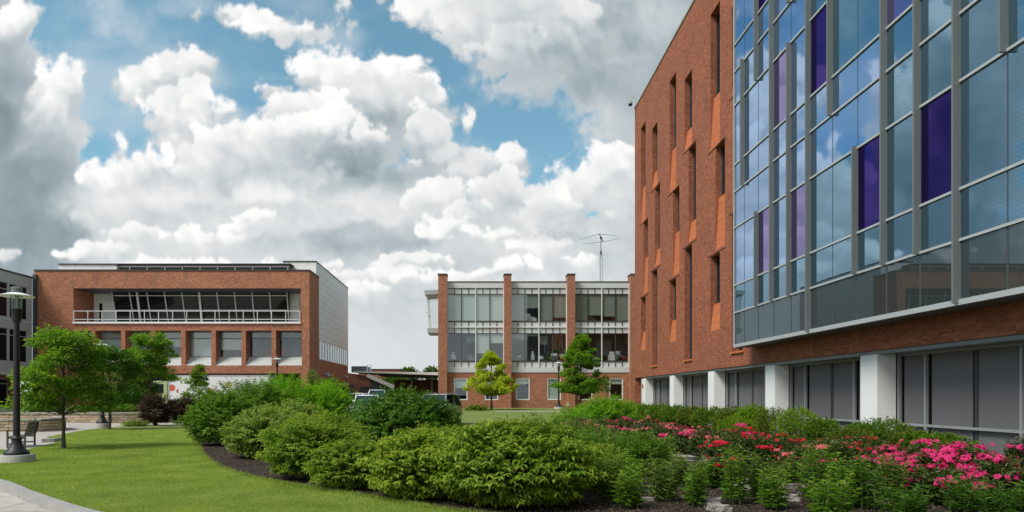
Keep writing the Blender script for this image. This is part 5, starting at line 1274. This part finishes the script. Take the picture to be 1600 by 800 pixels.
# ---- cars
def loft(mb, secs):
    k = len(secs[0]); b = len(mb.v)
    for s_ in secs: mb.v += [tuple(p) for p in s_]
    for i in range(len(secs)-1):
        for j in range(k): mb.f.append((b+i*k+j, b+i*k+(j+1) % k, b+(i+1)*k+(j+1) % k, b+(i+1)*k+j))
    mb.f.append(tuple(b+j for j in range(k))[::-1]); mb.f.append(tuple(b+(len(secs)-1)*k+j for j in range(k)))
    return mb
def carsec(y, w, zl, zh, r=.1):
    return [(-w+.06, y, zl), (w-.06, y, zl), (w, y, zl+.12), (w, y, (zl+zh)/2+.08), (w-.05, y, zh-.06), (w-.16, y, zh), (-w+.16, y, zh), (-w+.05, y, zh-.06), (-w, y, (zl+zh)/2+.08), (-w, y, zl+.12)]
def car(label, loc, rz, kind, paint):
    r = thing('parked_car', label, 'car', loc, rz, 'cars parked beyond the shrubs')
    suv = kind == 'suv'; L = 4.75 if suv else 4.6; w = .93 if suv else .90; bh = 1.08 if suv else .92; H = 1.78 if suv else 1.45
    st = [(-L/2,.78*w,.38,bh-.18),(-L/2+.12,.93*w,.28,bh-.08),(-L/2+.7,w,.25,bh-.02),(-.6,w,.24,bh+.02),(L/2-1.5,w,.24,bh+.02),(L/2-.6,w,.26,bh if suv else bh+.02),(L/2-.1,.94*w,.32,bh-.05),(L/2,.85*w,.42,bh-.14)]
    loft(MB(), [carsec(*s_) for s_ in st]).build('body', paint, r, local=True, smooth=True, bevel=.02)
    y0, y1, y2, y3 = (-L/2+1.15, -L/2+1.85, L/2-.55, L/2-.12) if suv else (-L/2+1.3, -L/2+2.05, L/2-1.55, L/2-.75)
    def cs(y, a, z0, z1): return [(-a, y, z0), (a, y, z0), (a-.13*(z1-z0)/.6, y, z1-.03), (a-.2*(z1-z0)/.6-.04, y, z1), (-a+.2*(z1-z0)/.6+.04, y, z1), (-a+.13*(z1-z0)/.6, y, z1-.03)]
    loft(MB(), [cs(y0, w-.12, bh-.03, bh+.02), cs(y1, w-.07, bh-.03, H-.05), cs((y1+y2)/2, w-.07, bh-.03, H-.035), cs(y2, w-.07, bh-.03, H-.06), cs(y3, w-.12, bh-.03, bh+.05)]).build('windows', carglass, r, local=True)
    m = MB(); ww = w-.07-.2*(H-bh)/.6
    loft(m, [[(-ww, y1-.05, H-.075), (ww, y1-.05, H-.075), (ww-.05, y1-.02, H-.04), (-ww+.05, y1-.02, H-.04)], [(-ww-.02, (y1+y2)/2, H-.06), (ww+.02, (y1+y2)/2, H-.06), (ww-.04, (y1+y2)/2, H), (-ww+.04, (y1+y2)/2, H)], [(-ww, y2+.05, H-.09), (ww, y2+.05, H-.09), (ww-.05, y2, H-.045), (-ww+.05, y2, H-.045)]])
    m.build('roof', paint, r, local=True, bevel=.015)
    m = MB()
    for s_ in (-1, 1):
        xb_, xt_ = s_*(w-.10), s_*(ww+.02)
        m.bar((xb_, y0, bh), (xt_, y1, H-.06), .07); m.bar((xb_, y3, bh+.02), (xt_, y2, H-.07), .09); m.bar((s_*(w-.055), (y1+y2)/2, bh), (xt_, (y1+y2)/2, H-.05), .07)
    m.build('pillars', paint, r, local=True)
    for s_ in (-1, 1):
        for y_ in (-L/2+.85, L/2-.9):
            wh = MB().tube([(s_*(w-.20), y_, .34), (s_*(w+.01), y_, .34)], .34, 24).build('wheel', rubber, r, local=True)
            MB().tube([(s_*(w+.012), y_, .34), (s_*(w+.03), y_, .34)], [.22, .18], 16).build('rim', chrome, wh, local=True)
        MB().box(s_*(w-.05), s_*(w+.14), y0+.25, y0+.37, bh-.02, bh+.12).build('mirror', paint, r, local=True, bevel=.03)
        MB().box(s_*.45, s_*(w*.86), -L/2-.005, -L/2+.15, bh-.34, bh-.2).build('headlight', lampglass, r, local=True)
        MB().box(s_*(w*.66), s_*(w*.92), L/2-.12, L/2+.01, bh-.3, bh-.06).build('tail_light', redlamp, r, local=True)
        if suv: MB().tube([(s_*(ww-.02), y1+.1, H-.02), (s_*(ww-.02), y1+.25, H+.05), (s_*(ww-.02), y2-.25, H+.05), (s_*(ww-.02), y2-.1, H-.03)], .018, 6).build('roof_rail', chrome, r, local=True)
    return r
c1 = car('white saloon car parked leftmost, only roof and windows above the shrubs', (at(519,42), 44, terr(0,44)-.04), R(-8), 'saloon', carwhite)
car('white car with the widest windscreen, second from the left', (at(566,41), 43, terr(0,43)-.04), R(6), 'suv', carwhite)
car('white car behind the other white ones, near the service building', (at(563,58), 59, terr(0,59)-.04), R(75), 'saloon', carwhite)
car('small white car furthest right of the white group, before the garage door', (at(586,62), 63, terr(0,63)-.04), R(10), 'suv', carwhite)
car('silver estate car with roof rails, mostly hidden by the deep green shrub', (at(681,38.5), 40.5, terr(0,40)+.02), R(-14), 'suv', carsilver)

# ---- truck
TY = 55.0; tz = terr(0, 55)-.04; tx = at(263, TY)
tk = thing('box_truck', 'white box truck with green and orange shapes on its side and a pale green cab', 'truck', (tx, TY, tz))
zt_, zb2 = hz(586.5, TY)-tz, 1.0
MB().box(.06, 8.1, 0, 2.4, zb2, zt_).build('cargo_box', carwhite, tk, local=True)
m = MB()
for (a, b, c_, d) in ((0,.11,zb2-.02,zt_+.02),(8.06,8.14,zb2-.02,zt_+.02)): m.box(a, b, -.025, 2.43, c_, d)
m.box(.11, 8.06, -.02, 2.42, zt_-.06, zt_+.02); m.box(.11, 8.06, -.02, 2.42, zb2-.06, zb2+.05); m.build('box_frame', palegrey, tk, local=True)
MB().box(-1.6, 8.0, .6, 1.8, .62, .9).build('chassis', black, tk, local=True)
cabp = [(-1.95,.55),(-.15,.55),(-.15,2.42),(-.35,2.5),(-1.35,2.5),(-1.55,2.38),(-1.9,1.5)]
def sideprism(mb, poly, y0, y1):
    k = len(poly); b = len(mb.v); mb.v += [(p[0], y0, p[1]) for p in poly]+[(p[0], y1, p[1]) for p in poly]
    mb.f.append(tuple(range(b, b+k))); mb.f.append(tuple(range(b+k, b+2*k))[::-1])
    for j in range(k): mb.f.append((b+j, b+k+j, b+k+(j+1) % k, b+(j+1) % k))
    return mb
cab = sideprism(MB(), cabp, .15, 2.25).build('cab', cargreen, tk, local=True, bevel=.05)
sideprism(MB(), [(-1.35,1.5),(-.45,1.5),(-.45,2.25),(-1.15,2.25)], .135, .149).build('side_window', carglass, cab, local=True)
MB().quad((-1.915,.3,1.5),(-1.915,2.1,1.5),(-1.6,2.1,2.32),(-1.6,.3,2.32)).build('windscreen', carglass, cab, local=True)
MB().box(-1.3, -1.1, -.12, .1, 1.55, 1.95).build('mirror', black, cab, local=True)
for x_ in (-1.1, 6.2):
    for y_ in (.3, 2.1):
        wh = MB().tube([(x_, y_-.14, .46), (x_, y_+.14, .46)], .46, 24).build('wheel', rubber, tk, local=True); MB().tube([(x_, y_-.16, .46), (x_, y_-.141, .46)], .25, 16).build('rim', palegrey, wh, local=True)
def arc(cx, cz, r_, a0, a1, y_=-.006, n_=24): return [(cx+r_*math.cos(a0+(a1-a0)*k/n_), y_, cz+r_*math.sin(a0+(a1-a0)*k/n_)) for k in range(n_+1)]
gm = plain('decal_green', (.19,.30,.07), .5, var=.02); om = plain('decal_orange', (.62,.12,.05), .5, var=.02); rm = plain('decal_red', (.5,.07,.05), .5, var=.02); tm = plain('decal_tan', (.42,.36,.12), .5, var=.02)
sx = lambda px: at(px, TY)-tx; sz_ = lambda py: hz(py, TY)-tz
MB().poly(arc(sx(278.5), sz_(589.2), .30, math.pi, 2*math.pi)).build('painted_shape', gm, tk, local=True)
MB().poly(arc(sx(268.7), sz_(606), .27, 0, 2*math.pi-.01)).build('painted_shape', om, tk, local=True)
MB().poly(arc(sx(278.8), sz_(611), .17, math.pi/2, 1.5*math.pi)).build('painted_shape', rm, tk, local=True)
MB().poly(arc(sx(357), sz_(601), .26, 0, 2*math.pi-.01)).build('painted_shape', tm, tk, local=True)
MB().poly(arc(sx(330), sz_(612), .26, 0, 2*math.pi-.01)).build('painted_shape', om, tk, local=True)

# ---- sign and marker post on the far lawn
sx0, sy0 = at(948.5, 61), 61
sg_ = thing('sign', 'small white sign with a pink notice on a thin post, right of the conical tree', 'sign', (sx0, sy0, .5))
MB().tube([(sx0, sy0, .3), (sx0, sy0, hz(596, sy0))], .03, 8).build('post', midgrey, sg_)
MB().box(sx0-.20, sx0+.20, sy0-.05, sy0-.03, hz(611,sy0), hz(596.5,sy0)).build('panel', white, sg_)
MB().box(sx0-.15, sx0+.15, sy0-.056, sy0-.051, hz(608,sy0), hz(599.5,sy0)).build('notice', plain('pale_pink', (.62,.35,.33), .6), sg_)
px_, py_ = at(886.8, 57), 57
mp = thing('marker_post', 'short tan wooden marker post on the far lawn beside the thin lamp post', 'post', (px_, py_, .45))
MB().box(px_-.09, px_+.09, py_-.09, py_+.09, .3, hz(628.5, py_)).build('post', plain('tan_wood', (.45,.28,.14), .8), mp, bevel=.02)
MB().box(px_-.12, px_+.12, py_-.10, py_+.10, hz(633, py_), hz(631.5, py_)).build('band', white, mp)
bx = thing('bollard', 'thin yellow bollard by the doorway of the service building', 'bollard', (at(539.5,70),70,.5))
MB().tube([(at(539.5,70),70,.4),(at(539.5,70),70,1.4)], .08, 10).build('post', plain('yellow_paint', (.6,.42,.06), .5), bx)
